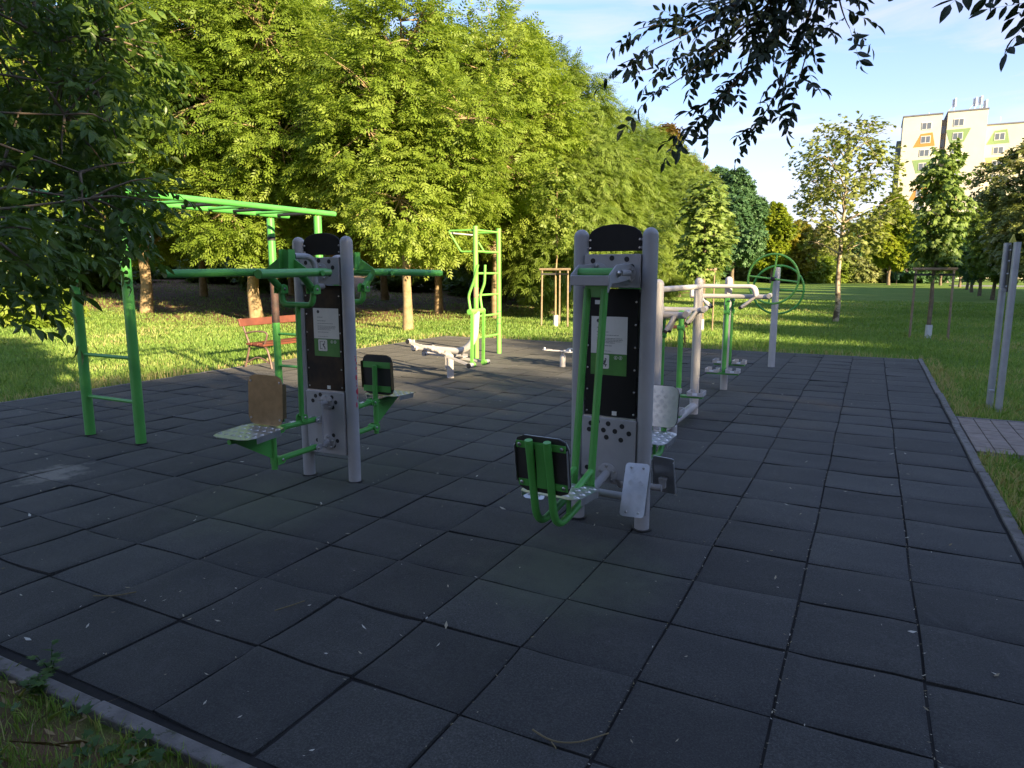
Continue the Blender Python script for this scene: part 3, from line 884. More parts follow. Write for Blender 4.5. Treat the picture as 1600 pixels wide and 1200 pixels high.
# ------------------------------------------------------------ cross trainer
def cross_trainer():
    t = empty('cross_trainer', (-4.286, 6.75, 0), 0, 'low pale grey cross trainer with two green swing levers beside the climbing ladder', 'exercise machine')
    b = MB(); b.tube([(0, 0, -.03), (0, 0, .37)], .052, 20); b.box((-.056, -.02, .25), (.02, .04, .24)); b.build('post', M['pale'], t)
    b = MB(); b.tube(rounded([(-.56, 0, .42), (.22, 0, .40), (.42, 0, .58), (.455, 0, 1.00)], [0, .30, .25, 0], 10), .050, 20); b.build('main_tube', M['pale'], t)
    b = MB(); b.tube([(.455, -.20, 1.00), (.455, .20, 1.00)], .040, 18); b.build('pivot_sleeve', M['lime'], t)
    b = MB(); b.tube([(-.59, -.10, .42), (-.59, .10, .42)], .045, 18, capmi=1)
    b.box((-.575, -.13, .475), (.05, .03, .16)); b.box((-.56, .13, .36), (.05, .03, .16)); b.build('crank', [M['pale'], M['rubber']], t)
    for s, zr, xr in ((-1, .535, -.585), (1, .315, -.56)):
        y = s * .165
        b = MB()
        b.tube(rounded([(.455, y, 1.0), (.42, y, 1.22), (.52 if s < 0 else .50, y, 1.45 if s < 0 else 1.40), (.58 if s < 0 else .51, y, 1.66)], .06, 5), .0195, 14)
        b.box((.475, y, .63), (.042, .024, .76), Matrix.Rotation(.02, 3, 'Y'))
        b.tube([(.485, y - .028, .24), (.485, y + .028, .24)], .040, 16)
        b.build('swing_lever', M['lime'], t)
        b = MB(); b.tube([(.485, y + s * .03, .24), (.485, y + s * .12, .24)], .038, 16, capmi=1)
        b.tube([(xr, y - .04, zr), (xr, y + .09 * s, zr)], .038, 16, capmi=1)
        yy = y + s * .06
        d = Vector((.485 - xr, 0, .24 - zr)); a = -math.atan2(d.z, d.x)
        for o in (-.018, .018): b.box(((.485 + xr) / 2, yy + o, (.24 + zr) / 2), (d.length - .06, .012, .03), Matrix.Rotation(a, 3, 'Y'))
        b.build('foot_beam', [M['pale'], M['rubber']], t)
        b = MB()
        for o in (-.12, 0, .12):
            c = Vector(((.485 + xr) / 2 + o, yy, (.24 + zr) / 2 - math.tan(a) * o + .028))
            b.box(c, (.085, .14, .012), Matrix.Rotation(a, 3, 'Y')); b.box(c + Vector((0, .066, .018)), (.085, .008, .04), Matrix.Rotation(a, 3, 'Y')); b.box(c + Vector((0, -.066, .012)), (.085, .008, .03), Matrix.Rotation(a, 3, 'Y'))
        pieces(b, 'foot_tread', M['pale'], t)
cross_trainer()

# ------------------------------------------------------------------ twister
def twister():
    t = empty('waist_twister', (-3.266, 8.616, 0), 0, 'short grey three pad waist twister standing on the sunlit edge of the pad', 'exercise machine')
    b = MB(); b.lathe([(.048, -.03), (.048, .165), (.04, .185), (.026, .19), (.024, .245), (.05, .25), (.055, .262), (.03, .27)], 24); b.build('post', M['pale'], t)
    for k in range(3):
        a = PI + k * 2 * PI / 3 + .25
        c = (math.cos(a) * .26, math.sin(a) * .26)
        b = MB(); b.tube([(0, 0, .262), (c[0], c[1], .268)], .014, 10)
        b.lathe([(.085, .27), (.088, .276), (.085, .284), (.02, .284)], 20, Matrix.Translation((c[0], c[1], 0)))
        b.build('standing_pad', M['pale'], t)
        b = MB(); b.lathe([(.016, .284), (.018, .31), (.010, .318)], 12, Matrix.Translation((c[0] * 1.18, c[1] * 1.18, 0))); b.build('end_cap', M['guard'], t)
twister()

# --------------------------------------------------------------- air walker
def air_walker():
    t = empty('air_walker', (-.46, 5.75, 0), 0, 'long pale grey air walker of three posts with green swing legs behind the leg press', 'exercise machine')
    Ys = (-1.62, 0, 1.78)
    for y in Ys:
        b = MB(); dome_post(b, 0, y, 1.50, .047); b.build('post', M['pale'], t)
    b = MB(); b.tube(rounded([(0, 0, .16), (0, 0, .085), (0, -.12, .085), (0, -1.6, .085)], [0, .05, .03, 0], 5), .045, 16)
    b.tube([(.05, -1.12, -.03), (.05, -1.12, .09)], .042, 16); b.build('base_tube', M['pale'], t)
    b = MB(); b.tube([(0.02, -1.62, 1.41), (0.02, 0.0, 1.405)], .026, 14); b.build('handrail', M['pale'], t)
    # crossbars carrying the legs, each with hanging grips and a gusset
    def crossbar(y, z, xa, xb, hoop=False, grips=()):
        b = MB(); b.tube([(xa, y, z), (xb, y, z)], .030, 16); b.box(((xa + xb) / 2, y + .045, z + .012), ((xb - xa) * .8, .05, .012))
        b.prism([(.0, 0), (.16, 0), (.0, .20)], .010, Matrix(((0, 0, 1, .0), (1, 0, 0, y), (0, 1, 0, z + .02), (0, 0, 0, 1))))
        b.tube([(xb, y - .05, z + .012), (xb, y + .06, z + .02)], .03, 14)
        cb = b.build('crossbar', M['pale'], t)
        for (gx, dx) in grips:
            for dy in (-.07, .07):
                g = MB(); a = Vector((gx, y + dy * .4, z - .01)); e = Vector((gx + dx, y + dy, z - .15))
                g.tube([a, e], .019, 12); g.tube([e - (e - a) * .12, e + (e - a) * .03], .0205, 12, mi=1)
                g.build('grip', [M['pale'], M['rubber']], cb)
    crossbar(-1.55, 1.185, -.12, .24, grips=((.14, -.07),))
    crossbar(-.14, 1.155, -.40, .10, grips=((.02, -.10),))
    crossbar(1.72, 1.245, -.48, .52, grips=((-.34, .14), (.34, -.17)))
    for dy in (-.06, .10):
        b = MB(); b.tube(rounded([(-.45, 1.72 + dy, 1.25), (-.45, 1.72 + dy, 1.375), (.33, 1.72 + dy, 1.375), (.36, 1.72 + dy, 1.25)], .09, 7), .026, 14); b.build('hand_hoop', M['pale'], t)
    def leg(x, y, z, zb, lean=0.0):
        b = MB(); bb = MB()
        b.tube([(x, y, z), (x + lean, y, zb)], .028, 14)
        b.tube([(x - .035, y, z - .12), (x + .035, y, z - .12)], .032, 14)
        b.box((x, y, z + .02), (.05, .06, .09))
        lg = b.build('swing_leg', M['green'], t); bolt(bb, (x + .03, y - .03, z + .03), (0, -1, 0), .014, .012); pieces(bb, 'bolt', M['steel'], lg)
        return lg
    def pedal(x, y, z):
        b = MB(); b.box((x, y, z - .012), (.40, .09, .02)); b.build('pedal_bar', M['green'], t, smooth=False)
        for s in (-1, 1):
            b = MB(); cx = x + s * .13
            b.box((cx, y, z + .010), (.17, .17, .010))
            for e in (-1, 1):
                b.box((cx + e * .08, y, z + .032), (.008, .17, .040)); b.box((cx + e * .05, y - .08, z + .028), (.05, .008, .035))
                b.box((cx + e * .05, y + .08, z + .034), (.05, .008, .045))
            b.build('foot_tray', M['pale'], t, smooth=False)
    leg(0.0, -1.45, 1.12, .28); pedal(.0, -1.45, .27)
    leg(-.12, -.24, 1.09, .27); pedal(-.03, -.36, .265)
    leg(.02, 1.64, 1.16, .25, -.005); pedal(.01, 1.60, .255)
    leg(.02, 1.98, 1.16, .32); pedal(.02, 2.02, .325)
air_walker()

# -------------------------------------------------------------- hand wheels
def hand_wheels():
    t = empty('hand_wheel_stand', (-.178, 10.2, 0), 0, 'two green spoked hand wheels on one grey post at the far right of the pad', 'exercise machine')
    b = MB(); b.lathe([(.055, -.03), (.055, 1.605), (.046, 1.628), (.01, 1.632)], 26); b.build('post', M['pale'], t)
    for s, z, a0, dx in ((-1, 1.445, .12, -.035), (1, 1.265, 0.04, 0.015)):
        Mx = Matrix.Translation((dx, s * .17, z)) @ Matrix.Rotation(R(8 * s), 4, 'Z')
        b = MB(); n = 48
        b.tube([Mx @ Vector((.395 * math.cos(2 * PI * k / n), 0, .395 * math.sin(2 * PI * k / n))) for k in range(n + 1)], .0175, 12, caps=False)
        for k in range(4):
            a = a0 * -1 + k * PI / 2
            b.tube([Mx @ Vector((0, 0, 0)), Mx @ Vector((.39 * math.cos(a), s * .0, .39 * math.sin(a)))], .0155, 10)
        b.build('wheel', M['lime'] if s < 0 else M['green'], t)  # front wheel gets the sunlit green, back wheel the plain green
        b = MB(); q = Vector((0, s, 0)).to_track_quat('Z', 'Y').to_matrix().to_4x4()
        b.lathe([(.034, -.09), (.034, .022), (.026, .03), (.01, .032)], 18, Mx @ q); b.build('hub', M['rubber'], t)
hand_wheels()

# -------------------------------------------------- notice board, edge on
def board():
    t = empty('information_sign', (2.575, 7.65, 0), 0, 'twin galvanised pole sign seen edge on at the right lawn, yellow point on top', 'sign')
    for (x, y) in ((.028, -.11), (-.03, .12)):
        b = MB(); b.tube([(x, y, -.05), (x, y, 1.885)], .037, 20); b.build('pole', M['galv'], t)
    b = MB(); b.box((-.008, .012, 1.60), (.016, .20, .52)); bd = b.build('board', M['backboard'], t, smooth=False)
    bb = MB()
    for z in (1.40, 1.54, 1.68, 1.80): bolt(bb, (-.014, -.055, z), (-1, 0, 0), .012, .014)
    for z in (1.36, .20): bb.box((-.045, -.02, z), (.05, .10, .03))
    pieces(bb, 'clamp', M['galv'], t)
    b = MB(); b.prism([(-.06, 1.885), (.06, 1.885), (0, 1.975)], .016, Matrix(((0.6, 0, .8, .0), (.8, 0, -.6, 0), (0, 1, 0, 0), (0, 0, 0, 1)))); b.build('pointed_cap', M['yellow'], t, smooth=False)
board()

# ------------------------------------------------------------------- benches
def make_bench():
    t = empty('park_bench', (-7.65, 6.2, 0), 0, 'red brown slatted park bench with curled iron ends beside the monkey bars', 'bench', 'benches along the pad edge')
    for y in (0, 1.62):
        b = MB(); r = .017
        b.tube(rounded([(-.30, y, 0), (-.22, y, .22), (-.17, y, .37), (-.27, y, .60), (-.35, y, .80)], .08, 5), r, 10)
        b.tube(rounded([(.30, y, 0), (.25, y, .22), (.20, y, .35), (-.17, y, .37)], .10, 5), r, 10)
        b.tube(rounded([(-.25, y, .56), (-.05, y, .60), (.17, y, .60), (.24, y, .57), (.20, y, .46), (.14, y, .37)], .07, 5), r * .85, 10)
        b.tube(rounded([(-.25, y, .08), (0, y, .20), (.28, y, .08)], .20, 6), r * .75, 8)
        b.build('end_frame', M['iron'], t)
    for x, z in ((-.11, .395), (.03, .395), (.17, .385)):
        b = MB(); b.box((x, .81, z), (.115, 1.78, .035)); b.build('seat_slat', M['bench'], t, bevel=.006)
    b = MB(); b.box((-.305, .81, .735), (.03, 1.78, .125), Matrix.Rotation(-.30, 3, 'Y')); b.build('back_slat', M['bench'], t, bevel=.006)
    return t
bn = make_bench()
dup(bn, (-3.95, 12.95, 0), R(-90) , label='red brown park bench almost hidden behind the leg press, at the far pad edge', group='benches along the pad edge')

# ---------------------------------------------------------------- vegetation
def leaf_template(kind):
    """leaf in local space (length along +X, width Y, up Z): list of quads (n,4,3)"""
    Q = []
    def leaflet(o, ang, L, wd, droop=0.0, fold=.25):
        d = np.array([math.cos(ang), math.sin(ang), -droop]); d /= np.linalg.norm(d)
        s = np.array([-math.sin(ang), math.cos(ang), 0.0]); u = np.array([0, 0, 1.0])
        o = np.array(o)
        a = o; c = o + d * L; mid = o + d * L * .48
        Q.append([a, mid + s * wd / 2 - u * fold * wd / 2, c, mid - s * wd / 2 - u * fold * wd / 2])
    def leaflet_hi(o, ang, L, wd, droop=0.0, fold=.35, curl=.12, roll=0.0):
        d = np.array([math.cos(ang), math.sin(ang), -droop]); d /= np.linalg.norm(d)
        s = np.array([-math.sin(ang) * math.cos(roll), math.cos(ang) * math.cos(roll), math.sin(roll)]); u = np.cross(d, s)
        o = np.array(o); secs = []
        for tt, ww in ((0, .06), (.28, .86), (.55, 1.0), (.80, .60), (1.0, .03)):
            m = o + d * L * tt - u * curl * L * tt * tt
            secs.append((m + s * wd / 2 * ww + u * fold * wd / 2 * ww, m, m - s * wd / 2 * ww + u * fold * wd / 2 * ww))
        for i in range(4):
            l0, m0, r0 = secs[i]; l1, m1, r1 = secs[i + 1]
            Q.append([l0, m0, m1, l1]); Q.append([m0, r0, r1, m1])
    if kind == 'pinnate':
        for k in range(3):
            for s in (-1, 1): leaflet((.22 + .26 * k, 0, 0), s * R(58 - 6 * k), .42 - .02 * abs(k - 1), .155, .25)
        leaflet((.85, 0, -.03), 0, .42, .155, .3)
    elif kind == 'willow':
        for k in range(4):
            for s in (-1, 1): leaflet((.12 + .2 * k, 0, 0), s * R(42), .40, .10, .30)
        leaflet((.85, 0, -.03), 0, .40, .10, .4)
    elif kind == 'pinnate_hi':
        Q.append([np.array([0, -.006, 0]), np.array([.95, -.003, -.05]), np.array([.95, .003, -.05]), np.array([0, .006, 0])])
        for k, (l_, w_) in enumerate(((.30, .135), (.36, .155), (.36, .150))):
            for s in (-1, 1): leaflet_hi((.26 + .25 * k + .02 * s, 0, -.012 * k), s * R(56 - 5 * k + 4 * s), l_, w_, .25 + .12 * s, roll=s * .35)
        leaflet_hi((.95, 0, -.05), R(5), .38, .155, .35)
    elif kind == 'palmate':
        for a, L in ((-105, .55), (-62, .8), (-24, .98), (16, 1.0), (56, .82), (100, .55)):
            leaflet((.0, 0, 0), R(a), L, .34, .55, .3)
    elif kind == 'broad':
        for o, a in (((.0, 0, 0), 0), ((-.15, 0, 0), 75), ((-.2, 0, 0), -70)):
            leaflet(o, R(a), .8, .5, .25, .2)
    elif kind == 'plane':
        for a, L in ((-72, .62), (-34, .82), (0, 1.0), (34, .82), (72, .62)):
            leaflet((0, 0, 0), R(a), L, .42, .3, .15)
    return np.array(Q, dtype=np.float64)
def pinnate_variant(seed):
    """a compound leaf of seven to nine uneven leaflets, some missing"""
    rg = np.random.default_rng(seed)
    Q = [[np.array([0, -.005, 0]), np.array([.95, -.003, -.05]), np.array([.95, .003, -.05]), np.array([0, .005, 0])]]
    def lf(o, ang, L, wd, droop, roll, curl):
        d = np.array([math.cos(ang), math.sin(ang), -droop]); d /= np.linalg.norm(d)
        s = np.array([-math.sin(ang) * math.cos(roll), math.cos(ang) * math.cos(roll), math.sin(roll)]); u = np.cross(d, s)
        o = np.array(o); secs = []
        bend = rg.uniform(-.06, .06)
        for tt, ww in ((0, .06), (.28, .86), (.55, 1.0), (.80, .60), (1.0, .03)):
            m = o + d * L * tt - u * curl * L * tt * tt + s * bend * L * math.sin(tt * PI)
            secs.append((m + s * wd / 2 * ww + u * .30 * wd / 2 * ww, m, m - s * wd / 2 * ww + u * .30 * wd / 2 * ww))
        for i in range(4):
            l0, m0, r0 = secs[i]; l1, m1, r1 = secs[i + 1]
            Q.append([l0, m0, m1, l1]); Q.append([m0, r0, r1, m1])
    for k in range(4):
        for s_ in (-1, 1):
            g = rg.uniform(.75, 1.15) if rg.uniform() > .10 else .3
            lf((.20 + .20 * k + rg.uniform(-.05, .05), 0, -.012 * k), s_ * R(rg.uniform(35, 72)), .32 * g, .135 * g, rg.uniform(-.05, .6), rg.uniform(-.8, .8), rg.uniform(.0, .35))
    lf((.95, 0, -.05), R(rg.uniform(-15, 15)), .34, .14, rg.uniform(.1, .5), rg.uniform(-.5, .5), rg.uniform(.1, .35))
    return np.array(Q, dtype=np.float64)
TPL = {k: leaf_template(k) for k in ('pinnate', 'willow', 'pinnate_hi', 'palmate', 'broad', 'plane')}
TPL['pinnate_hi'] = [pinnate_variant(k) for k in range(5)]

def unit(a): return a / np.maximum(np.linalg.norm(a, axis=-1, keepdims=True), 1e-9)

def leaf_cloud(name, pos, d, up, size, kind, mat, parent, rng, tone=None, jitter=.22):
    T = TPL[kind]
    x = unit(d); z = unit(up - (up * x).sum(-1, keepdims=True) * x); y = np.cross(z, x)
    B = np.stack([x, y, z], 1)                      # (N,3,3)
    if isinstance(T, list):
        w_ = rng.integers(0, len(T), len(pos)); T = np.stack(T)[w_]; nq = T.shape[1]
        V = np.einsum('nqvk,nkc->nqvc', T, B) * size[:, None, None, None] + pos[:, None, None, :]
    else:
        V = np.einsum('qvk,nkc->nqvc', T, B) * size[:, None, None, None] + pos[:, None, None, :]
        nq = T.shape[0]
    tn = rng.uniform(0, 1, len(pos)) if tone is None else tone
    tn = np.repeat(tn, nq) + rng.normal(0, jitter * .5, len(pos) * nq)
    return np_mesh(name, V.reshape(-1, 3), 4, mat, tone=np.clip(tn, 0, 1), parent=parent)

def sprays(rng, lobes, per_m2, twig, leaves, droop, axis=(0, 0)):
    """leaf positions and directions on short twigs that clothe a set of lobes (cx,cy,cz,r,squash)"""
    Lb = np.array(lobes)
    P = []; D = []; TW = []; LT = []
    for i, (cx, cy, cz, r, sq) in enumerate(Lb):
        n = max(6, int(per_m2 * 4 * PI * r * r))
        u = unit(rng.normal(size=(n, 3)))
        rad = r * (rng.uniform(.45, 1.06, n) ** .6)
        p = np.array([cx, cy, cz]) + u * rad[:, None] * np.array([1, 1, sq])
        dist = np.linalg.norm((p[:, None, :] - Lb[None, :, :3]) / np.stack([Lb[:, 3], Lb[:, 3], Lb[:, 3] * Lb[:, 4]], -1)[None], axis=-1)
        dist[:, i] = 9
        keep = dist.min(1) > .62
        p = p[keep]; u = u[keep]
        out = np.array([cx - axis[0], cy - axis[1], 0]); out = out / max(np.linalg.norm(out), .3)
        d = unit(u * .8 + out * .5 + rng.normal(0, .35, u.shape) + np.array([0, 0, -droop + .15]))
        P.append(p); D.append(d); LT.append(np.full(len(p), rng.normal(0, .13)))
    P = np.concatenate(P); D = np.concatenate(D); n = len(P)
    s = (np.arange(leaves) + .5) / leaves
    sd = unit(np.cross(D, np.array([0, 0, 1.0])) + rng.normal(0, .2, D.shape))
    sag = np.array([0, 0, -1.0])
    pos = P[:, None, :] + D[:, None, :] * (s[None, :, None] * twig) + sag * (s[None, :, None] ** 2 * twig * droop * .5)
    side = np.where(np.arange(leaves) % 2 == 0, 1, -1)
    ld = D[:, None, :] * .75 + sd[:, None, :] * side[None, :, None] * .75 + rng.normal(0, .28, (n, leaves, 3)) + np.array([0, 0, -droop * .6])
    pos = pos + rng.normal(0, twig * .10, pos.shape)
    up = np.array([0, 0, 1.0]) * .9 + D[:, None, :] * .35 + rng.normal(0, .38, (n, leaves, 3))
    spray_tone = np.repeat(rng.normal(.5, .15, n) + np.concatenate(LT), leaves)
    return pos.reshape(-1, 3), unit(ld.reshape(-1, 3)), up.reshape(-1, 3), P, D, spray_tone

def wobble_path(rng, a, b, n=6, amp=.06):
    a = np.array(a, float); b = np.array(b, float); L = np.linalg.norm(b - a)
    pts = [a + (b - a) * t + rng.normal(0, amp * L / n, 3) * (0 < t < 1) + np.array([0, 0, 1]) * math.sin(PI * t) * L * .05 for t in np.linspace(0, 1, n)]
    return [tuple(p) for p in pts]

def make_tree(name, seed, H, base, Rad, K, lobe_r, kind, leaf, per_m2, mat, bark, trunk_r, label, cat, twig=.5, leaves=9, droop=.35, squash=.85, prof=(.15, .8), lean=(0, 0), loc=(0, 0, 0), group=None, limb_r=.05, split=1, lobes=None, twigs=60):
    rng = np.random.default_rng(seed)
    t = empty(name, loc, 0, label, cat, group)
    if lobes is None:
        lobes = []
        for k in range(K):
            u = (k + .5) / K
            h = base + lobe_r * .7 + (H - base - lobe_r * 1.3) * u
            p = math.sin(PI * min(1, max(0, u * prof[1] + prof[0]))) ** .7
            ang = k * 2.399 + rng.uniform(-.5, .5)
            rr = max(0, Rad * p - lobe_r * .75) * rng.uniform(.55, 1.05)
            lobes.append((math.cos(ang) * rr + lean[0] * u, math.sin(ang) * rr + lean[1] * u, h + rng.uniform(-.3, .3) * lobe_r, lobe_r * rng.uniform(.75, 1.2) * (.55 + .45 * p), squash))
        lobes.append((lean[0], lean[1], H - lobe_r * .75, lobe_r * .75, 1.0))
    pos, d, up, P, D, tn = sprays(rng, lobes, per_m2, twig, leaves, droop, (0, 0))
    leaf_cloud('crown', pos, d, up, leaf * rng.uniform(.75, 1.2, len(pos)), kind, mat, t, rng, tone=tn)
    b = MB()
    top = (lean[0] * .9, lean[1] * .9, base + (H - base) * .72)
    n = 9
    path = []
    for i in range(n):
        s = i / (n - 1)
        path.append((top[0] * s ** 1.5 + rng.normal(0, trunk_r * .25) * (i > 0), top[1] * s ** 1.5 + rng.normal(0, trunk_r * .25) * (i > 0), -.1 + (top[2] + .1) * s))
    rad = [trunk_r * (1.25 if i == 0 else 1.0) * (1 - .75 * (i / (n - 1)) ** 1.2) for i in range(n)]
    b.tube(path, rad, 12)
    for (cx, cy, cz, r, sq) in lobes:
        zz = max(base * .75, min(cz - .25 * math.hypot(cx, cy) - r * .6, top[2]))
        s = (zz + .1) / (top[2] + .1); s = min(1, max(0, s))
        a = (top[0] * s ** 1.5, top[1] * s ** 1.5, zz)
        pth = wobble_path(rng, a, (cx, cy, cz), 6)
        r0 = min(trunk_r * .55, limb_r)
        b.tube(pth, [r0 * (1 - .7 * i / 5) for i in range(6)], 7)
    pick = rng.choice(len(P), min(twigs, len(P)), replace=False)
    Lb = np.array(lobes)
    for i in pick:
        j = np.argmin(np.linalg.norm(Lb[:, :3] - P[i], axis=1))
        b.tube(wobble_path(rng, Lb[j, :3], P[i] + D[i] * twig * .6, 4), [limb_r * .32, limb_r * .25, limb_r * .18, limb_r * .08], 5, caps=False)
    b.build('trunk', [bark], t, angle=80)
    return t

GZ = lambda x, y: float(terrain(np.array(float(x)), np.array(float(y))))

# prototypes of the grove (each is also a tree that stands in the picture)
ash1 = make_tree('ash_tree', 11, 8.8, 1.75, 3.0, 17, 1.25, 'pinnate', .30, 9.5, M['leaf_ash'], M['barklit'], .13,
    'bright yellow green tree whose straight tan trunk stands between the shoulder press and the ladder', 'tree', loc=(-9.93, 13.55, GZ(-9.93, 13.55)), limb_r=.07, twigs=260)
ash2 = make_tree('ash_tree', 12, 11.2, 1.9, 3.9, 22, 1.45, 'pinnate', .31, 8.6, M['leaf_ash'], M['barklit'], .19,
    'tallest yellow green tree with a thick tan trunk directly behind the red brown bench', 'tree', loc=(-16.05, 13.97, GZ(-16.05, 13.97)), limb_r=.095, twigs=330)
wil1 = make_tree('willow_tree', 13, 9.1, .35, 3.5, 24, 1.35, 'willow', .34, 9.5, M['leaf_willow'], M['bark'], .17,
    'dense mid green tree with foliage down to the grass between ladder and staked sapling', 'tree', droop=.55, loc=(-9.4, 21.9, GZ(-9.4, 21.9)), limb_r=.06, twigs=90)
wil2 = make_tree('willow_tree', 14, 8.4, .5, 3.2, 20, 1.3, 'willow', .34, 9.0, M['leaf_willow'], M['bark'], .16,
    'mid green tree rising just behind the arched head board of the leg press', 'tree', droop=.5, loc=(-9.3, 27.2, GZ(-9.3, 27.2)), limb_r=.06, twigs=80)
big = make_tree('linden_tree', 15, 12.4, 2.2, 3.9, 24, 1.5, 'broad', .34, 9.5, M['leaf_linden'], M['bark'], .22,
    'dark blue green rounded tree standing left of the hand wheels, far across the lawn', 'tree', leaves=8, loc=(-12.98, 80.7, GZ(-12.98, 80.7)), limb_r=.07, twigs=40)
mid = make_tree('maple_tree', 16, 6.0, 1.2, 2.3, 14, .95, 'broad', .18, 13, M['leaf_olive'], M['bark'], .11,
    'olive green tree with pale sunlit top at the right edge of the lawn', 'tree', leaves=8, twig=.4, loc=(6.4, 27.6, 0), limb_r=.04, twigs=60)

def put(proto, x, y, s, rz, label, mat=None, group=None):
    return dup(proto, (x, y, GZ(x, y)), rz, s, label, group, {'crown': M[mat]} if mat else None)

put(ash1, -10.1, 18.9, 1.12, 1.9, 'yellow green tree whose brown trunk shows through the rungs of the climbing ladder')
put(wil1, -9.5, 33.6, .96, 2.2, 'mid green tree, third back in the row above the leg press head board')
put(wil2, -9.6, 42.0, 1.02, 4.0, 'mid green tree at the right end of the grove, behind the small chestnut')
put(ash2, -20.9, 13.6, .98, 2.6, 'yellow green tree left of the bench, rising behind the monkey bar rails')
put(ash1, -22.3, 11.0, 1.1, 4.1, 'yellow green tree at far left behind the dark overhanging leaves')
put(ash2, -16.7, 18.3, .98, 1.1, 'yellow green tree rising directly above the shoulder press tower', None)
put(ash1, -25.0, 19.3, 1.2, .7, 'shaded brown trunked tree deep in the grove under the monkey bars', None)
put(ash1, -13.4, 20.4, 1.15, 3.3, 'yellow green tree between the two tan trunks, set back from them', None)
put(ash2, -19.9, 25.6, .95, 5.1, 'tall tree at the back of the grove above the shoulder press', None)
put(ash1, -23.8, 23.4, 1.2, 2.9, 'thin trunked tree near the back fence behind the bench', None)
put(ash2, -27.5, 12.0, 1.0, .3, 'yellow green tree behind the left overhang, second from the frame edge', None)
put(ash1, -25.5, 8.6, 1.1, 1.3, 'yellow green tree touching the left frame edge behind dark leaves', None)
put(wil1, -15.6, 29.7, .98, .8, 'mid green tree behind the climbing ladder, at the back of the grove', None)
put(wil2, -13.6, 36.0, 1.05, 2.5, 'tall mid green tree peeking over the row above the leg press', None)
put(big, -14.9, 57.0, 1.05, 1.0, 'rust brown topped tree peeping above the green row near the hanging twigs', 'leaf_rust')
put(wil2, -12.5, 50.5, 1.05, 5.2, 'green tree behind the small chestnut, at the end of the long row')
put(big, -17.2, 92.0, 1.12, 2.0, 'dark green tree behind the rounded blue green one', 'leaf_linden')
put(big, -10.4, 94.0, .80, 3.0, 'lime yellow tree directly behind the green hand wheels', 'leaf_lime')
put(mid, -7.3, 95.0, 1.30, 1.0, 'small tree with a golden orange flush right of the hand wheels', 'leaf_gold')
put(big, 2.96, 90.0, .80, .4, 'lime green tree between the pale young tree and the staked chestnut', 'leaf_lime')
bgx = [(-5.3, 108, .66, 'leaf_olive', 'dark olive tree behind the pale young tree, left of its trunk'),
       (-1.2, 116, .70, 'leaf_linden', 'dark tree behind the pale young tree, right of its trunk'),
       (-17.1, 123.5, .95, 'leaf_willow', 'distant green tree between the blue green tree and the lime one'),
       (-10.7, 132.5, .80, 'leaf_olive', 'distant tree above the left hand wheel rim'),
       (6.2, 118.5, .78, 'leaf_olive', 'distant tree behind the staked chestnut trunk'),
       (11.0, 132.0, .80, 'leaf_linden', 'distant dark tree under the apartment tower'),
       (16.0, 128.0, .85, 'leaf_linden', 'distant dark tree right of the staked chestnut'),
       (20.5, 119.0, .9, 'leaf_willow', 'distant tree near the right frame edge under the tower'),
       (26.5, 121.0, 1.0, 'leaf_olive', 'distant tree at the right frame edge behind the trunk row')]
for i, (x, y, s, mt, lb) in enumerate(bgx): put(big, x, y, s, i * 1.3, lb, mt)
# right row of young trees along the lawn
rowp = [(7.3, 45.2, .92, 'nearest thin trunked tree of the row receding along the right lawn'),
        (7.5, 52.3, .92, 'second nearest thin trunked tree of the row on the right lawn'),
        (8.0, 61.0, .98, 'third thin trunked tree of the row on the right lawn'),
        (8.6, 70.0, 1.0, 'fourth thin trunked tree of the row on the right lawn'),
        (9.0, 80.0, 1.1, 'fifth thin trunked tree of the row on the right lawn'),
        (8.2, 91.0, 1.25, 'thick trunked tree at the far end of the right row')]
for i, (x, y, s, lb) in enumerate(rowp): put(mid, x, y, s, i * 2.1 + .5, lb, 'leaf_linden' if i % 2 else 'leaf_willow')
put(mid, 8.9, 36.5, 1.0, 2.2, 'green tree close behind the pale topped one at the right frame edge', 'leaf_willow')

# young plane tree, chestnuts and their stakes
make_tree('plane_tree', 21, 6.1, 1.9, 2.1, 22, .52, 'plane', .125, 11, M['leaf_plane'], M['palebark'], .085,
    'slender young tree with sparse pale yellow leaves and flaking bark on the lawn', 'tree', twig=.38, leaves=6, droop=.15, squash=.8, loc=(.27, 22.35, 0), limb_r=.032, twigs=120, prof=(.1, .82))
ch = make_tree('chestnut_tree', 22, 4.45, 1.62, .52, 17, .26, 'palmate', .14, 24, M['leaf_chestnut'], M['bark'], .05,
    'staked young chestnut with big dark leaves on the right lawn below the tower', 'tree', twig=.26, leaves=5, droop=.5, squash=.8, loc=(2.51, 17.43, 0), limb_r=.02, twigs=30, prof=(.2, .75))
put(ch, -2.79, 16.97, (1.25, 1.25, .88), 2.0, 'young chestnut with drooping pale sunlit leaves behind the air walker', None)
sap = make_tree('linden_sapling', 23, 4.6, 2.2, .55, 8, .36, 'broad', .15, 20, M['leaf_willow'], M['barklit'], .032,
    'thin staked sapling with a white trunk guard left of the leg press', 'tree', twig=.25, leaves=5, loc=(-6.95, 16.75, 0), limb_r=.014, twigs=10)

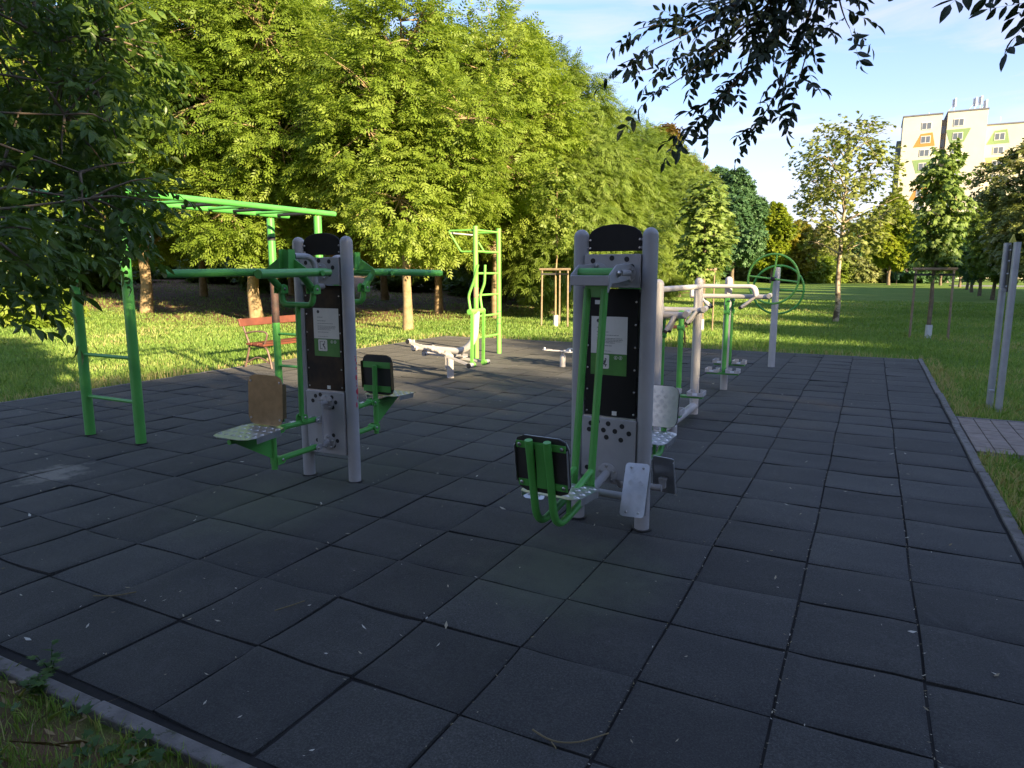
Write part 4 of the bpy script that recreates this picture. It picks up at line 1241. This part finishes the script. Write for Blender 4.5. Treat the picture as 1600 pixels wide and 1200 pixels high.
def make_support(loc, label, h=1.62, spread=.42, rz=0.0, group='wooden supports round young trees'):
    t = empty('tree_support', loc, rz, label, 'tree stakes', group)
    pts = [(spread * math.cos(a), spread * math.sin(a)) for a in (R(200), R(340), R(90))]
    for (x, y) in pts:
        b = MB(); b.tube([(x, y, -.1), (x * .97, y * .97, h)], [.028, .026], 12); b.build('stake', M['stake'], t)
    b = MB(); b.tube([(pts[0][0] - .06, pts[0][1], h + .0), (pts[1][0] + .06, pts[1][1], h + .0)], .036, 12); b.build('crossbar', M['stake'], t)
    b = MB()
    for (x, y) in pts[:2]: b.box((x / 2, y / 2 - .03, h - .13), (abs(x) + .06, .012, .05), Matrix.Rotation(math.atan2(y, x), 3, 'Z'))
    pieces(b, 'strap', M['strap'], t, False)
    return t
sup = make_support((2.51, 17.43, 0), 'round wooden stakes and crossbar round the dark leaved chestnut on the right lawn')
dup(sup, (-6.95, 16.75, 0), .15, (1, 1, 1.0), 'sunlit wooden stakes and crossbar round the thin sapling left of the leg press', 'wooden supports round young trees')
dup(sup, (-2.79, 16.97, 0), .9, (.75, .75, 1.0), 'wooden stakes round the pale leaved chestnut behind the air walker', 'wooden supports round young trees')
def guard(loc, label):
    b = MB(); b.tube([(0, 0, -.02), (0, 0, .30)], .075, 16, caps=False); b.tube([(0, 0, .30), (0, 0, .0)], .070, 16, caps=False)
    o = b.build('trunk_guard', M['guard']); o.location = loc
    return tag(o, label, 'trunk guard', 'pale sleeves round young trunks')
guard((2.51, 17.43, 0), 'pale sleeve round the foot of the dark leaved chestnut')
guard((-6.95, 16.75, 0), 'white sleeve round the foot of the thin sapling left of the leg press')
guard((-2.79, 16.97, 0), 'pale sleeve round the foot of the chestnut behind the air walker')

# bushes
def make_bush(seed, label, loc, mat, H=1.2, Rr=.9):
    rng = np.random.default_rng(seed)
    lob = [(math.cos(k * 2.4) * Rr * .55, math.sin(k * 2.4) * Rr * .55, H * (.35 + .4 * ((k * .37) % 1)), Rr * .5, .85) for k in range(8)]
    return make_tree('bush', seed, H, .1, Rr, 8, .4, 'broad', .17, 28, M[mat], M['twig'], .03, label, 'bush', twig=.25, leaves=6, lobes=lob, loc=loc, limb_r=.015, twigs=25)
bu = make_bush(31, 'low sunlit bush at the left frame edge on the grass', (-19.3, 9.0, GZ(-19.3, 9.0)), 'leaf_ash', 1.35, 1.1)
for i, (x, y, s, mt, lb) in enumerate([(-11.7, 98, 2.6, 'leaf_olive', 'far hedge bush under the lime yellow tree'), (-9.0, 101.5, 2.5, 'leaf_ash', 'sunlit far bush right of the hand wheel post'),
        (-6.2, 100, 2.7, 'leaf_ash', 'round sunlit far bush under the golden tree'), (-3.3, 103, 2.5, 'leaf_ash', 'sunlit far bush left of the pale young trunk'), (-.6, 104, 2.7, 'leaf_olive', 'broad far bush right of the pale young trunk'),
        (2.0, 107, 2.4, 'leaf_olive', 'straw coloured far bush beside the bin'), (6.2, 104, 2.4, 'leaf_linden', 'dark far bush beside the parked white car'), (8.6, 106, 2.3, 'leaf_linden', 'dark far bush behind the staked chestnut'),
        (-14.5, 100, 2.6, 'leaf_olive', 'dull far bush under the blue green tree'), (-17.5, 101, 2.6, 'leaf_olive', 'dull far bush left of the blue green trunk'), (-20.5, 99, 2.8, 'leaf_linden', 'dark far bush behind the air walker post')]):
    dup(bu, (x, y, GZ(x, y)), i * 1.1, s, lb, None, {'crown': M[mt]})

# tall hedge behind the path and the fence, seen under the crowns of the grove
for k in range(17):
    f = k / 16; x = -78 + 66 * f - 4.5; y = 28 + 42 * f + 4.5
    dup(bu, (x, y, GZ(x, y) - .2), k * 1.3, (3.3, 3.3, 2.9 + .5 * math.sin(k * 2.1)), 'dark hedge bush behind the path at the back of the grove', 'hedge bushes at the back of the grove', {'crown': M['leaf_linden']})

for k, (x, y) in enumerate(((-34, 21), (-31, 25.5), (-28.5, 29), (-26.5, 24.5), (-23.5, 32), (-21.5, 36), (-18.5, 33), (-30, 17), (-36, 26), (-19.5, 40))):
    dup(bu, (x, y, GZ(x, y)), k * 1.7, (1.7, 1.7, 1.25 + .4 * math.sin(k * 2.7)), 'shaded undergrowth shrub between the trunks at the back of the grove', 'undergrowth shrubs in the grove', {'crown': M['leaf_willow']})

# unseen trees added beyond the right frame edge to shade the pad and lawn
SH = 'unseen tree added beyond the right edge of the lawn to cast shade'
sx = 26.0
k = 0
for row, (xx, hh) in enumerate(((25.0, 9.5), (30.5, 11.2))):
    y = -6.5 + row * 2.2
    while y < 65:
        pr = (ash1, wil2, wil1)[k % 3]; ph = (8.8, 8.4, 9.1)[k % 3]
        s = hh / ph * (1 + .05 * math.sin(k * 2.3)) * (1.09 if y < -3 else .99)
        dup(pr, (xx + .8 * math.sin(k * 1.9), y, 0), k * 1.7, (s * 1.1, s * 1.1, s), SH, 'unseen trees added for shade beyond the lawn')
        y += 4.4; k += 1
for (x, y, s) in ((25, -10.6, 1.16), (29.5, -13.2, 1.30), (25, -14.6, 1.28), (25, -19.2, 1.45), (32, -22, 1.6), (26, -24, 1.5), (33, -27.5, 1.65), (26, -28.5, 1.5), (33, -33, 1.65), (28, -34, 1.5), (30, -39, 1.6), (40, -28, 1.8), (40, -36, 1.8)):
    dup((wil1, wil2)[k % 2], (x, y, 0), k * 1.1, (s * 1.2, s * 1.2, s * 1.13), SH, 'unseen trees added for shade beyond the lawn'); k += 1

# --------------------------------------------------------- near overhang left
def overhang_left():
    rng = np.random.default_rng(41)
    t = empty('ash_tree', (-3.3, -1.9, 0), 0, 'dark shaded tree whose leafy boughs hang in from the left, over the monkey bars', 'tree')
    o = np.array([-3.3, -1.9, 0])
    lob = [(-3.95, .75, 3.05, .62), (-3.62, 1.02, 2.86, .40), (-3.50, .52, 2.20, .42), (-2.98, .66, 2.14, .16), (-3.3, .0, 2.05, .30), (-3.05, .40, 1.86, .15),
           (-2.66, -.06, 1.76, .11), (-2.80, .60, 1.98, .10), (-2.42, -.30, 1.64, .08), (-2.85, .58, 1.98, .18), (-3.80, .98, 3.28, .48), (-3.55, 1.20, 3.12, .26), (-4.5, .4, 2.6, .6), (-3.30, .80, 2.52, .22), (-4.6, 1.0, 3.6, .8), (-3.35, 1.05, 2.72, .25)]
    lobes = [(x - o[0], y - o[1], z, r, .8) for x, y, z, r in lob]
    pos, d, up, P, D, tn = sprays(rng, lobes, 8.6, .30, 6, .5, (0, 0))
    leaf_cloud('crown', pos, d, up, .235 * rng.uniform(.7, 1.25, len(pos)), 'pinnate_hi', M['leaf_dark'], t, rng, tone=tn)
    b = MB()
    b.tube([(0, 0, -.1), (.02, .03, .8), (.0, .1, 1.6), (-.1, .3, 2.4), (-.3, .7, 3.2), (-.5, 1.2, 3.9)], [.19, .15, .135, .12, .09, .04], 14)
    for (x, y, z, r, s) in lobes:
        zz = min(2.4, max(1.3, z - .5)); a = (-.05 * (zz / 1.6), .12 * (zz / 1.6), zz)
        b.tube(wobble_path(rng, a, (x, y, z), 7, .22), [.020 * (1 - .75 * i / 6) for i in range(7)], 8)
    Lb = np.array(lobes)
    for i in rng.choice(len(P), 150, replace=False):
        j = np.argmin(np.linalg.norm(Lb[:, :3] - P[i], axis=1))
        b.tube(wobble_path(rng, Lb[j, :3], P[i] + D[i] * .28, 4), [.010, .007, .005, .003], 5, caps=False)
    b.build('trunk', M['bark'], t, angle=80)
overhang_left()

# unseen canopy trees added over and behind the camera to darken the pad
put(wil2, .6, -8.6, 1.25, .5, 'unseen broad low crowned tree behind the camera, added to shade the near pad', 'leaf_dark')
can = make_tree('ash_tree', 45, 9.5, 4.1, 4.6, 20, 1.5, 'broad', .38, 4.2, M['leaf_dark'], M['bark'], .24,
    'unseen tall tree behind the camera, its high canopy added to darken the pad', 'tree', leaves=7, loc=(.4, -5.6, 0), limb_r=.09, twigs=20)
put(can, 6.0, -8.2, 1.0, 2.0, 'unseen tall tree right of the camera, its high canopy added to shade the near tiles')

# --------------------------------------- near overhang above right, leaves coloured as silhouettes
def overhang_right():
    rng = np.random.default_rng(43)
    base = np.array([2.9, -3.6, 0.0])
    t = empty('ash_tree', tuple(base), 0, 'tree overhead whose dark hanging twigs cross the sky above the lawn', 'tree')
    b = MB()
    tr = [(0, 0, -.1), (.0, .05, 1.0), (-.05, .2, 2.0), (-.2, .6, 2.9), (-.5, 1.2, 3.5)]
    b.tube(tr, [.20, .16, .14, .11, .06], 14)
    hub1 = np.array([.95, 1.48, 2.98]) - base; hub2 = np.array([1.66, .70, 2.56]) - base
    b.tube(wobble_path(rng, (-.15, .5, 2.6), hub1, 9, .03), [.055 * (1 - .8 * i / 8) for i in range(9)], 10)
    b.tube(wobble_path(rng, (-.10, .3, 2.2), hub2, 9, .03), [.040 * (1 - .8 * i / 8) for i in range(9)], 10)
    tips1 = [(.10, 1.17, 2.40), (.16, 1.22, 2.55), (.22, 1.22, 2.26), (.36, 1.28, 2.11), (.50, 1.26, 2.21), (.62, 1.40, 2.10), (.80, 1.40, 2.25), (.87, 1.37, 2.52), (1.0, 1.33, 2.46), (1.07, 1.36, 2.64), (.40, 1.38, 2.60), (.59, 1.38, 2.68), (.47, 1.33, 2.42), (.68, 1.35, 2.45), (.30, 1.28, 2.42), (.75, 1.42, 2.7), (.95, 1.40, 2.75), (.30, 1.30, 2.58)]
    tips2 = [(1.33, .55, 2.345), (1.45, .60, 2.25), (1.54, .63, 2.17), (1.60, .60, 2.28), (1.42, .60, 2.40)]
    tips1 = [(x + .05, y, z + .07) for x, y, z in tips1]; tips2 = [(x + .10, y - .02, z + .045) for x, y, z in tips2]
    LP = []; LD = []
    for hub, tips, step in ((hub1, tips1, .046), (hub2, tips2, .07)):
        for tp in tips:
            e = np.array(tp) - base
            n = 14
            mid_ = hub * .60 + e * .40; mid_[2] = e[2] * .72 + hub[2] * .28; mid_ = mid_ + rng.normal(0, .03, 3)
            pts = [hub * (1 - s) ** 2 + mid_ * 2 * s * (1 - s) + e * s * s for s in np.linspace(0, 1, n)]
            b.tube([tuple(p) for p in pts], [.0065 * (1 - .75 * i / (n - 1)) for i in range(n)], 6, caps=False)
            L = np.linalg.norm(e - hub); m = max(4, int(L * .75 / step))
            for q in range(m):
                s = .30 + .70 * (q + .5) / m
                i = min(n - 2, int(s * (n - 1)))
                p = pts[i]; dr = unit(pts[i + 1] - pts[i])
                sd = unit(np.cross(dr, [0, 0, 1])) * (1 if q % 2 else -1)
                LP.append(p); LD.append(dr * .6 + sd * .8 + np.array([0, 0, -.08]) + rng.normal(0, .42, 3))
            LP.append(e); LD.append(unit(e - pts[-3]) + np.array([0, 0, -.5]))
    LP = np.array(LP); LD = np.array(LD); N = len(LP)
    up = np.array([0, 0, 1.0]) + rng.normal(0, .5, (N, 3))
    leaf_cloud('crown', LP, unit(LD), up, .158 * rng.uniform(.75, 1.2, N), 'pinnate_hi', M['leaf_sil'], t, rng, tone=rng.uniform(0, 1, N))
    b.build('trunk', M['bark'], t, angle=80)
overhang_right()

# ----------------------------------------------------------------- background
def apartment():
    t = empty('apartment_tower', (4.7, 170.0, 0), 0, 'tall cream apartment tower with coloured window surrounds and roof antennas', 'building')
    wallm = varied('cream_render', (.55, .49, .40), (.60, .54, .44), .4, .9, bstr=.1, bscale=4)
    wing = varied('yellow_cream_render', (.58, .52, .38), (.63, .57, .42), .4, .9)
    b = MB(); b.box((3.45, 6, 16.6), (6.9, 12, 33.2)); b.build('left_wall', wallm, t, smooth=False)
    b = MB(); b.box((11.3, 6, 16.7), (6.8, 12, 33.4)); b.build('middle_wall', wallm, t, smooth=False)
    b = MB(); b.box((19.25, 8.2, 15.3), (9.1, 12, 30.6)); b.build('wing_wall', wing, t, smooth=False)
    b = MB(); b.box((7.4, 7.0, 16.2), (1.0, 10, 32.4)); b.build('stair_recess', varied('recess_render', (.30, .27, .24), (.36, .32, .28), 1, .9), t, smooth=False)
    b = MB(); b.box((-.45, 7.5, 14.5), (.9, 9, 29.0)); b.build('shaded_left_face', varied('shaded_side_render', (.10, .12, .13), (.15, .17, .18), 1, .9), t, smooth=False)  # left face of the tower, its shade put into the dark colour
    b = MB()
    b.box((3.45, 6, 33.32), (7.2, 12.3, .25)); b.box((11.3, 6, 33.52), (7.1, 12.3, .25)); b.box((19.25, 8.2, 30.72), (9.3, 12.3, .25))
    b.build('roof_edge', varied('roof_tin', (.10, .10, .11), (.15, .15, .16), 1, .7), t, smooth=False)
    frame = varied('white_frame', (.60, .58, .55), (.68, .66, .62), 3, .6)
    gm, gnt, gbs, _ = newmat('window_glass'); setp(gbs, (.10, .115, .14), .08, 0, .8)
    cols = {'orange': (.56, .21, .05), 'green': (.20, .29, .12), 'yellow': (.56, .47, .16)}
    cm = {kx: varied(kx + '_surround', tuple(c * .94 for c in v), v, 2, .85) for kx, v in cols.items()}
    fm = MB(); fm.box((0, 0, 0), (1.75, .12, 1.45)); f0 = fm.build('window', frame, t, smooth=False)
    pm = MB()
    for dx in (-.42, .42): pm.box((dx, -.035, 0), (.72, .08, 1.22))
    p0 = pm.build('pane', gm, f0, smooth=False)
    first = True
    def win(x, z, yf):
        nonlocal first
        if first: f = f0; first = False
        else:
            f = f0.copy(); COL.objects.link(f); f.parent = t
            p = p0.copy(); COL.objects.link(p); p.parent = f
        f.location = (x, yf - .03, z)
    sur = {(0, 1): ('orange', 0), (0, 3): ('green', 1), (1, 1): ('green', 1), (1, 3): ('green', 1), (2, 0): ('green', 0), (2, 2): ('yellow', 1), (0, 5): ('orange', 0), (0, 7): ('green', 1), (1, 6): ('yellow', 0), (1, 8): ('green', 1), (2, 4): ('green', 0), (2, 6): ('orange', 1)}
    for c, (x, ztop, yf) in enumerate(((4.3, 31.1, 0), (9.9, 31.3, 0), (17.3, 28.3, 2.2))):
        for k in range(11):
            z = ztop - k * 2.68
            if z < 1.5: break
            if c == 2 and k > 9: break
            win(x, z, yf)
            if (c, k) in sur:
                col, fl = sur[(c, k)]
                if fl: poly = [(-1.25, -1.35), (1.15, -1.15), (2.2, 1.45), (-2.1, 1.35)]
                else: poly = [(-2.15, -1.45), (1.75, -1.35), (1.15, 1.35), (-.95, 1.15)]
                b = MB(); b.prism(poly, .03, Matrix.Translation((x, yf - .016, z)) @ Matrix.Rotation(PI / 2, 4, 'X')); b.build('window_surround', cm[col], t, smooth=False)
    b = MB()
    for k in range(11): b.box((7.4, 1.95, 30.4 - k * 2.68), (.9, .1, 1.5))
    pieces(b, 'stair_window', gm, t, False)
    am = varied('antenna_metal', (.45, .46, .48), (.6, .6, .6), 3, .5)
    for (x, z0, h) in ((9.0, 34, 2.6), (12.6, 34, 2.4), (13.5, 34, 2.6), (14.4, 33.6, 2.2), (4.6, 33.4, .9), (17.2, 31.4, .8)):
        b = MB(); b.tube([(x, 3, z0), (x, 3, z0 + h)], .07, 8)
        if h > 2: b.box((x + .22, 2.9, z0 + h - .8), (.28, .16, 1.7)); b.box((x - .22, 3.1, z0 + h - .9), (.28, .16, 1.5)); b.tube([(x, 3, z0 + h * .6), (x - 1.1, 3, z0)], .04, 6)
        b.build('antenna', am, t)
apartment()

def background():
    # road beyond the right row, path behind the grove, low garden walls and fence
    asph = varied('far_asphalt', (.17, .165, .17), (.22, .21, .215), .5, .9, which='Position')
    b = MB(); b.box((40, 88, .012), (62, 5.0, .06)); tag(b.build('road', asph, smooth=False), kind='structure')
    gp = varied('pale_gravel', (.15, .135, .12), (.20, .18, .155), 2, .95, which='Position')
    V = []; 
    for i in range(40):
        f = i / 39; x = -70 + 58 * f; y = 22 + 36 * f
        d = np.array([36, -58]) / math.hypot(36, 58)
        for s in (-1.3, 1.3): V.append((x + d[0] * s, y + d[1] * s, GZ(x + d[0] * s, y + d[1] * s) + .05))
    F = [(2 * i, 2 * i + 2, 2 * i + 3, 2 * i + 1) for i in range(39)]
    o = np_mesh('path', np.array(V), 4, gp, F=np.array(F)); tag(o, kind='structure')
    t = empty('railing_fence', (-40, 46, GZ(-40, 46)), math.atan2(36, 58), 'yellowish railing fence behind the grove, seen under the leaves', 'fence')
    fm = varied('sunlit_fence_paint', (.42, .34, .14), (.5, .40, .18), 3, .6)  # yellow of the sunlight put into the fence colour
    b = MB(); b.box((0, 0, .12), (60, .22, .34)); b.build('plinth', gp, t, smooth=False)
    b = MB()
    for z in (.45, 1.35): b.box((0, 0, z), (60, .04, .05))
    for k in range(-200, 201): b.box((k * .15, 0, .9), (.025, .025, .9))
    b.build('railing', fm, t, smooth=False)
    t = empty('garden_wall', (-6, 113, 0), 0, 'pinkish house wall far behind the sunlit bushes', 'wall')
    b = MB(); b.box((0, 0, 1.5), (34, .4, 3.0)); b.build('wall_panel', varied('pink_render', (.42, .30, .26), (.50, .37, .31), .6, .9), t, smooth=False)
    b = MB(); b.box((0, 0, 3.06), (34.3, .6, .12)); b.build('coping', M['concrete'], t, smooth=False)
    # litter bin far across the lawn
    t = empty('litter_bin', (3.9, 95, 0), 0, 'dark green litter bin on a post far across the lawn', 'bin')
    b = MB(); b.tube([(0, 0, 0), (0, 0, 1.25)], .045, 10); b.build('post', M['iron'], t)
    gb = varied('bin_green', (.012, .06, .03), (.02, .08, .04), 4, .5)
    b = MB(); b.lathe([(.26, .55), (.36, 1.25), (.36, 1.30), (.30, 1.30)], 20); b.build('bucket', gb, t)
    b = MB(); b.box((0, 0, 1.66), (.9, .7, .06)); b.tube([(0, 0, 1.2), (0, 0, 1.66)], .04, 8); b.build('lid', M['bench'], t, smooth=False)
    # white car
    t = empty('parked_car', (3.6, 121, 0), R(15), 'small white parked car half hidden behind far bushes', 'car')
    wp = varied('white_car_paint', (.72, .72, .72), (.78, .78, .78), 2, .3)
    gl, nt, bs, _ = newmat('car_glass'); setp(bs, (.02, .025, .03), .08, 0, .7)
    body = [(-2.1, .35), (2.1, .35), (2.15, .75), (1.2, .92), (.55, 1.42), (-.9, 1.46), (-1.75, 1.0), (-2.15, .9)]
    b = MB(); b.prism(body, 1.7, Matrix.Rotation(PI / 2, 4, 'X')); b.build('body', wp, t, bevel=.08)
    b = MB(); b.prism([(1.08, .95), (.52, 1.36), (-.85, 1.39), (-1.5, 1.0)], 1.72, Matrix.Rotation(PI / 2, 4, 'X')); b.build('window', gl, t, smooth=False)
    for x in (-1.3, 1.3):
        for y in (-.78, .78):
            b = MB(); b.tube([(x, y - .1, .32), (x, y + .1, .32)], .32, 20, capmi=1); b.build('wheel', [M['rubber'], M['galv']], t)
    # red play frame glimpsed under the leaves
    t = empty('play_frame', (-27.0, 37.2, GZ(-27, 37.2)), .4, 'small red play frame glimpsed under the leaves behind the tan trunk', 'play frame')
    b = MB()
    for x in (-.6, .6): b.tube([(x, 0, 0), (x, 0, 2.0)], .06, 8)
    pieces(b, 'post', M['red'], t)
    b = MB(); b.box((0, 0, 1.75), (1.3, .08, .35)); b.box((0, 0, 1.0), (1.3, .08, .22)); pieces(b, 'panel', M['red'], t, False)
background()

# -------------------------------------------------------- grass and litter
CAMXY = np.array([1.202, -1.93])
def blades(name, P, h, wd, rng, mat, lean=.5, tone=None):
    n = len(P)
    a = rng.uniform(0, 2 * PI, n); la = rng.uniform(0, 2 * PI, n); ln = np.abs(rng.normal(0, lean, n))
    side = np.stack([np.cos(a), np.sin(a), np.zeros(n)], -1) * (wd / 2)[:, None]
    mid = P + np.stack([np.cos(la) * ln * h * .3, np.sin(la) * ln * h * .3, h * .6], -1)
    tip = P + np.stack([np.cos(la) * ln * h, np.sin(la) * ln * h, h], -1)
    V = np.stack([P - side, P + side, mid + side * .7, tip, mid - side * .7], 1)
    return np_mesh(name, V.reshape(-1, 3), 5, mat, tone=np.clip(rng.uniform(0, 1, n) if tone is None else tone, 0, 1))

def lawn():
    rng = np.random.default_rng(51)
    N = 560000
    th = R(90) + R(27.18) + rng.uniform(R(-72), R(42), N)
    rr = 1.6 * (42 / 1.6) ** (rng.uniform(0, 1, N) ** .85)
    P = CAMXY + np.stack([np.cos(th), np.sin(th)], -1) * rr[:, None]
    x, y = P[:, 0], P[:, 1]
    ok = ~((x > -8.13) & (x < 2.13) & (y > -.62) & (y < 12.54))
    ok &= ~((x > 2.1) & (y > 5.2) & (y < 6.9))
    # thin cover on the bare ground of the grove and of the near corner
    nz = np.sin(x * .9 + 1.3 * np.sin(y * .7)) * np.sin(y * .8 + 1.1 * np.sin(x * .6))
    gr = np.clip(np.minimum((-9.5 - x) * .22, (y - 11.5) * .30), 0, 1)
    ok &= rng.uniform(0, 1, N) > gr * (.62 + .3 * nz)
    ok &= y > -.4
    P = P[ok]; r2 = rr[ok]; x, y = P[:, 0], P[:, 1]
    P3 = np.stack([x, y, terrain(x, y) - .005], -1)
    h = rng.uniform(.035, .095, len(P)) * (1 + .25 * np.sin(x * 2.1) * np.sin(y * 1.7))
    edge = ((np.abs(x - 2.2) < .16) & (y < 12.7)) | ((np.abs(y - 12.6) < .2) & (x > -8.3) & (x < 2.3)) | ((np.abs(x + 8.2) < .2) & (y < 12.7))
    h = np.where(edge, h * 1.25, h)
    wd = .0045 * (1 + r2 * .16)
    tn = rng.uniform(0, .9, len(P)) * .7 + .12 + .24 * np.sin(x * .7 + y * .3) * np.sin(y * .5) + .14 * np.sin(x * 2.3 + 1.7 * np.sin(y * 1.9))
    tn = np.where(edge & (rng.uniform(0, 1, len(P)) < .5), 1.0, tn)
    o = blades('grass', P3, h, wd, rng, M['grass'], .55, tn)
    tag(o, kind='stuff')
lawn()

def near_corner():
    rng = np.random.default_rng(52)
    N = 45000
    x = rng.uniform(-4.2, .6, N); y = rng.uniform(-2.2, -.60, N)
    nz = np.sin(x * 5.1 + 2 * np.sin(y * 4)) * np.sin(y * 6.3 + 1.7 * np.sin(x * 3.3)) + .5 * np.sin(x * 13 + y * 9)
    ok = nz > rng.uniform(-.9, 1.0, N)
    x, y = x[ok], y[ok]; n = len(x)
    P = np.stack([x, y, terrain(x, y) - .004], -1)
    o = blades('grass', P, rng.uniform(.02, .075, n), rng.uniform(.0025, .006, n), rng, M['grass'], .62, rng.uniform(0, 1, n) ** .9)
    tag(o, kind='stuff')
    # small weeds with broad leaves
    n = 800
    x = rng.uniform(-3.8, .4, n); y = rng.uniform(-1.9, -.62, n)
    nz = np.sin(x * 5.1 + 2 * np.sin(y * 4)) * np.sin(y * 6.3 + 1.7 * np.sin(x * 3.3)); ok = nz > .15
    x, y = x[ok], y[ok]; n = len(x)
    pos = np.stack([x, y, rng.uniform(.0, .03, n)], -1); a = rng.uniform(0, 2 * PI, n)
    d = np.stack([np.cos(a), np.sin(a), rng.uniform(.1, .8, n)], -1)
    o = leaf_cloud('ground_cover', pos, d, np.tile([0, 0, 1.0], (n, 1)) + rng.normal(0, .2, (n, 3)), rng.uniform(.03, .06, n), 'plane', M['weed'], None, rng); tag(o, kind='stuff')
    # dry fallen leaves on the soil
    n = 650
    x = rng.uniform(-3.8, .5, n); y = rng.uniform(-2.0, -.62, n); a = rng.uniform(0, 2 * PI, n)
    pos = np.stack([x, y, rng.uniform(.0, .025, n)], -1); d = np.stack([np.cos(a), np.sin(a), rng.normal(0, .25, n)], -1)
    T = TPL['broad']; TPL['one'] = (T[:1] - np.array([.4, 0, 0])) * np.array([1, .52, 1])
    o = leaf_cloud('dry_leaves', pos, d, np.tile([0, 0, 1.0], (n, 1)) + rng.normal(0, .45, (n, 3)), rng.uniform(.03, .075, n), 'one', M['drygrass'], None, rng); tag(o, kind='stuff')
    # straw stems
    n = 900
    x = rng.uniform(-3.8, .5, n); y = rng.uniform(-2.0, -.62, n)
    P = np.stack([x, y, rng.uniform(-.01, .01, n)], -1)
    o = blades('straw', P, rng.uniform(.02, .05, n), rng.uniform(.002, .003, n), rng, M['drygrass'], 2.2); tag(o, kind='stuff')
    # crumbs of leaf and petal over the tiles
    n = 1300
    x = rng.uniform(-7.9, 2.0, n); y = -.45 + 12.8 * rng.uniform(0, 1, n) ** 1.3
    seam = rng.uniform(0, 1, n) < .45
    x = np.where(seam & (rng.uniform(0, 1, n) < .6), np.round(x * 2) / 2 + rng.normal(0, .008, n), x)
    a = rng.uniform(0, 2 * PI, n); pos = np.stack([x, y, np.full(n, .010) + rng.uniform(0, .006, n)], -1)
    d = np.stack([np.cos(a), np.sin(a), rng.normal(0, .12, n)], -1)
    o = leaf_cloud('leaf_litter', pos, d, np.tile([0, 0, 1.0], (n, 1)) + rng.normal(0, .25, (n, 3)), np.exp(rng.normal(-3.98, .5, n)), 'one', M['litter'], None, rng, tone=rng.uniform(0, 1, n)); tag(o, kind='stuff')
    n = 480
    x = np.round(rng.uniform(0, 2.0, n) * 2) / 2 + rng.normal(0, .007, n); y = rng.uniform(-.45, 6, n)
    a = rng.uniform(0, 2 * PI, n); pos = np.stack([x, y, np.full(n, .004)], -1); d = np.stack([np.cos(a), np.sin(a), 0 * a], -1)
    o = leaf_cloud('seam_grit', pos, d, np.tile([0, 0, 1.0], (n, 1)), rng.uniform(.008, .022, n), 'one', M['litter'], None, rng); tag(o, kind='stuff')
near_corner()

def weed(loc, label, h, n, seed):
    rng = np.random.default_rng(seed)
    t = empty('weed', loc, 0, label, 'weed')
    pos = []; d = []
    b = MB()
    for k in range(n):
        a = k * 2.4; ht = h * rng.uniform(.5, 1.0)
        tip = (math.cos(a) * ht * .45, math.sin(a) * ht * .45, ht)
        b.tube([(0, 0, 0), (tip[0] * .4, tip[1] * .4, ht * .55), tip], [.0022, .0018, .001], 5, caps=False)
        for q in range(5):
            f = (q + 1) / 5; pos.append((tip[0] * f ** 1.4, tip[1] * f ** 1.4, ht * f)); aa = a + (1 if q % 2 else -1) * 1.2
            d.append((math.cos(aa), math.sin(aa), .3))
    b.build('stem', M['weed'], t)
    n_ = len(pos)
    leaf_cloud('foliage', np.array(pos), np.array(d), np.tile([0, 0, 1.0], (n_, 1)) + rng.normal(0, .3, (n_, 3)), rng.uniform(.025, .045, n_), 'plane', M['weed'], t, rng)
weed((-1.55, -.53, 0), 'tall thin weed growing at the left kerb between tiles and soil', .13, 3, 61)
weed((-1.48, -.62, 0), 'leafy weed leaning on the outer side of the left kerb', .07, 7, 62)
weed((-2.35, -.53, 0), 'bushy little weed at the upper end of the left kerb', .08, 7, 63)
weed((-3.0, -.56, 0), 'weed overgrowing the kerb at the left frame edge', .09, 8, 64)

def twig(pts, label, r=.0034):
    b = MB(); b.tube(rounded(pts, .05, 4), [r * (1 - .5 * i / 20) for i in range(len(rounded(pts, .05, 4)))], 6)
    if len(pts) > 3: b.tube([pts[1], (pts[1][0] + .03, pts[1][1] - .03, .016)], r * .6, 5)
    o = b.build('twig', M['litter']); tag(o, label, 'twig', 'twigs on the tiles')
twig([(.28, .02, .016), (.36, .00, .010), (.44, .03, .012), (.52, .12, .018)], 'long curved pale twig on the tiles at bottom centre')
twig([(1.02, -.33, .012), (1.10, -.27, .012), (1.20, -.21, .014), (1.27, -.13, .016)], 'pale twig at the bottom frame edge right of centre')
twig([(-1.15, .24, .014), (-1.12, .33, .010), (-1.09, .37, .018)], 'short hooked pale twig on the tiles at left')
twig([(-2.05, -.05, .012), (-1.95, .00, .012), (-1.90, .07, .014)], 'faint straw coloured twig near the left kerb')
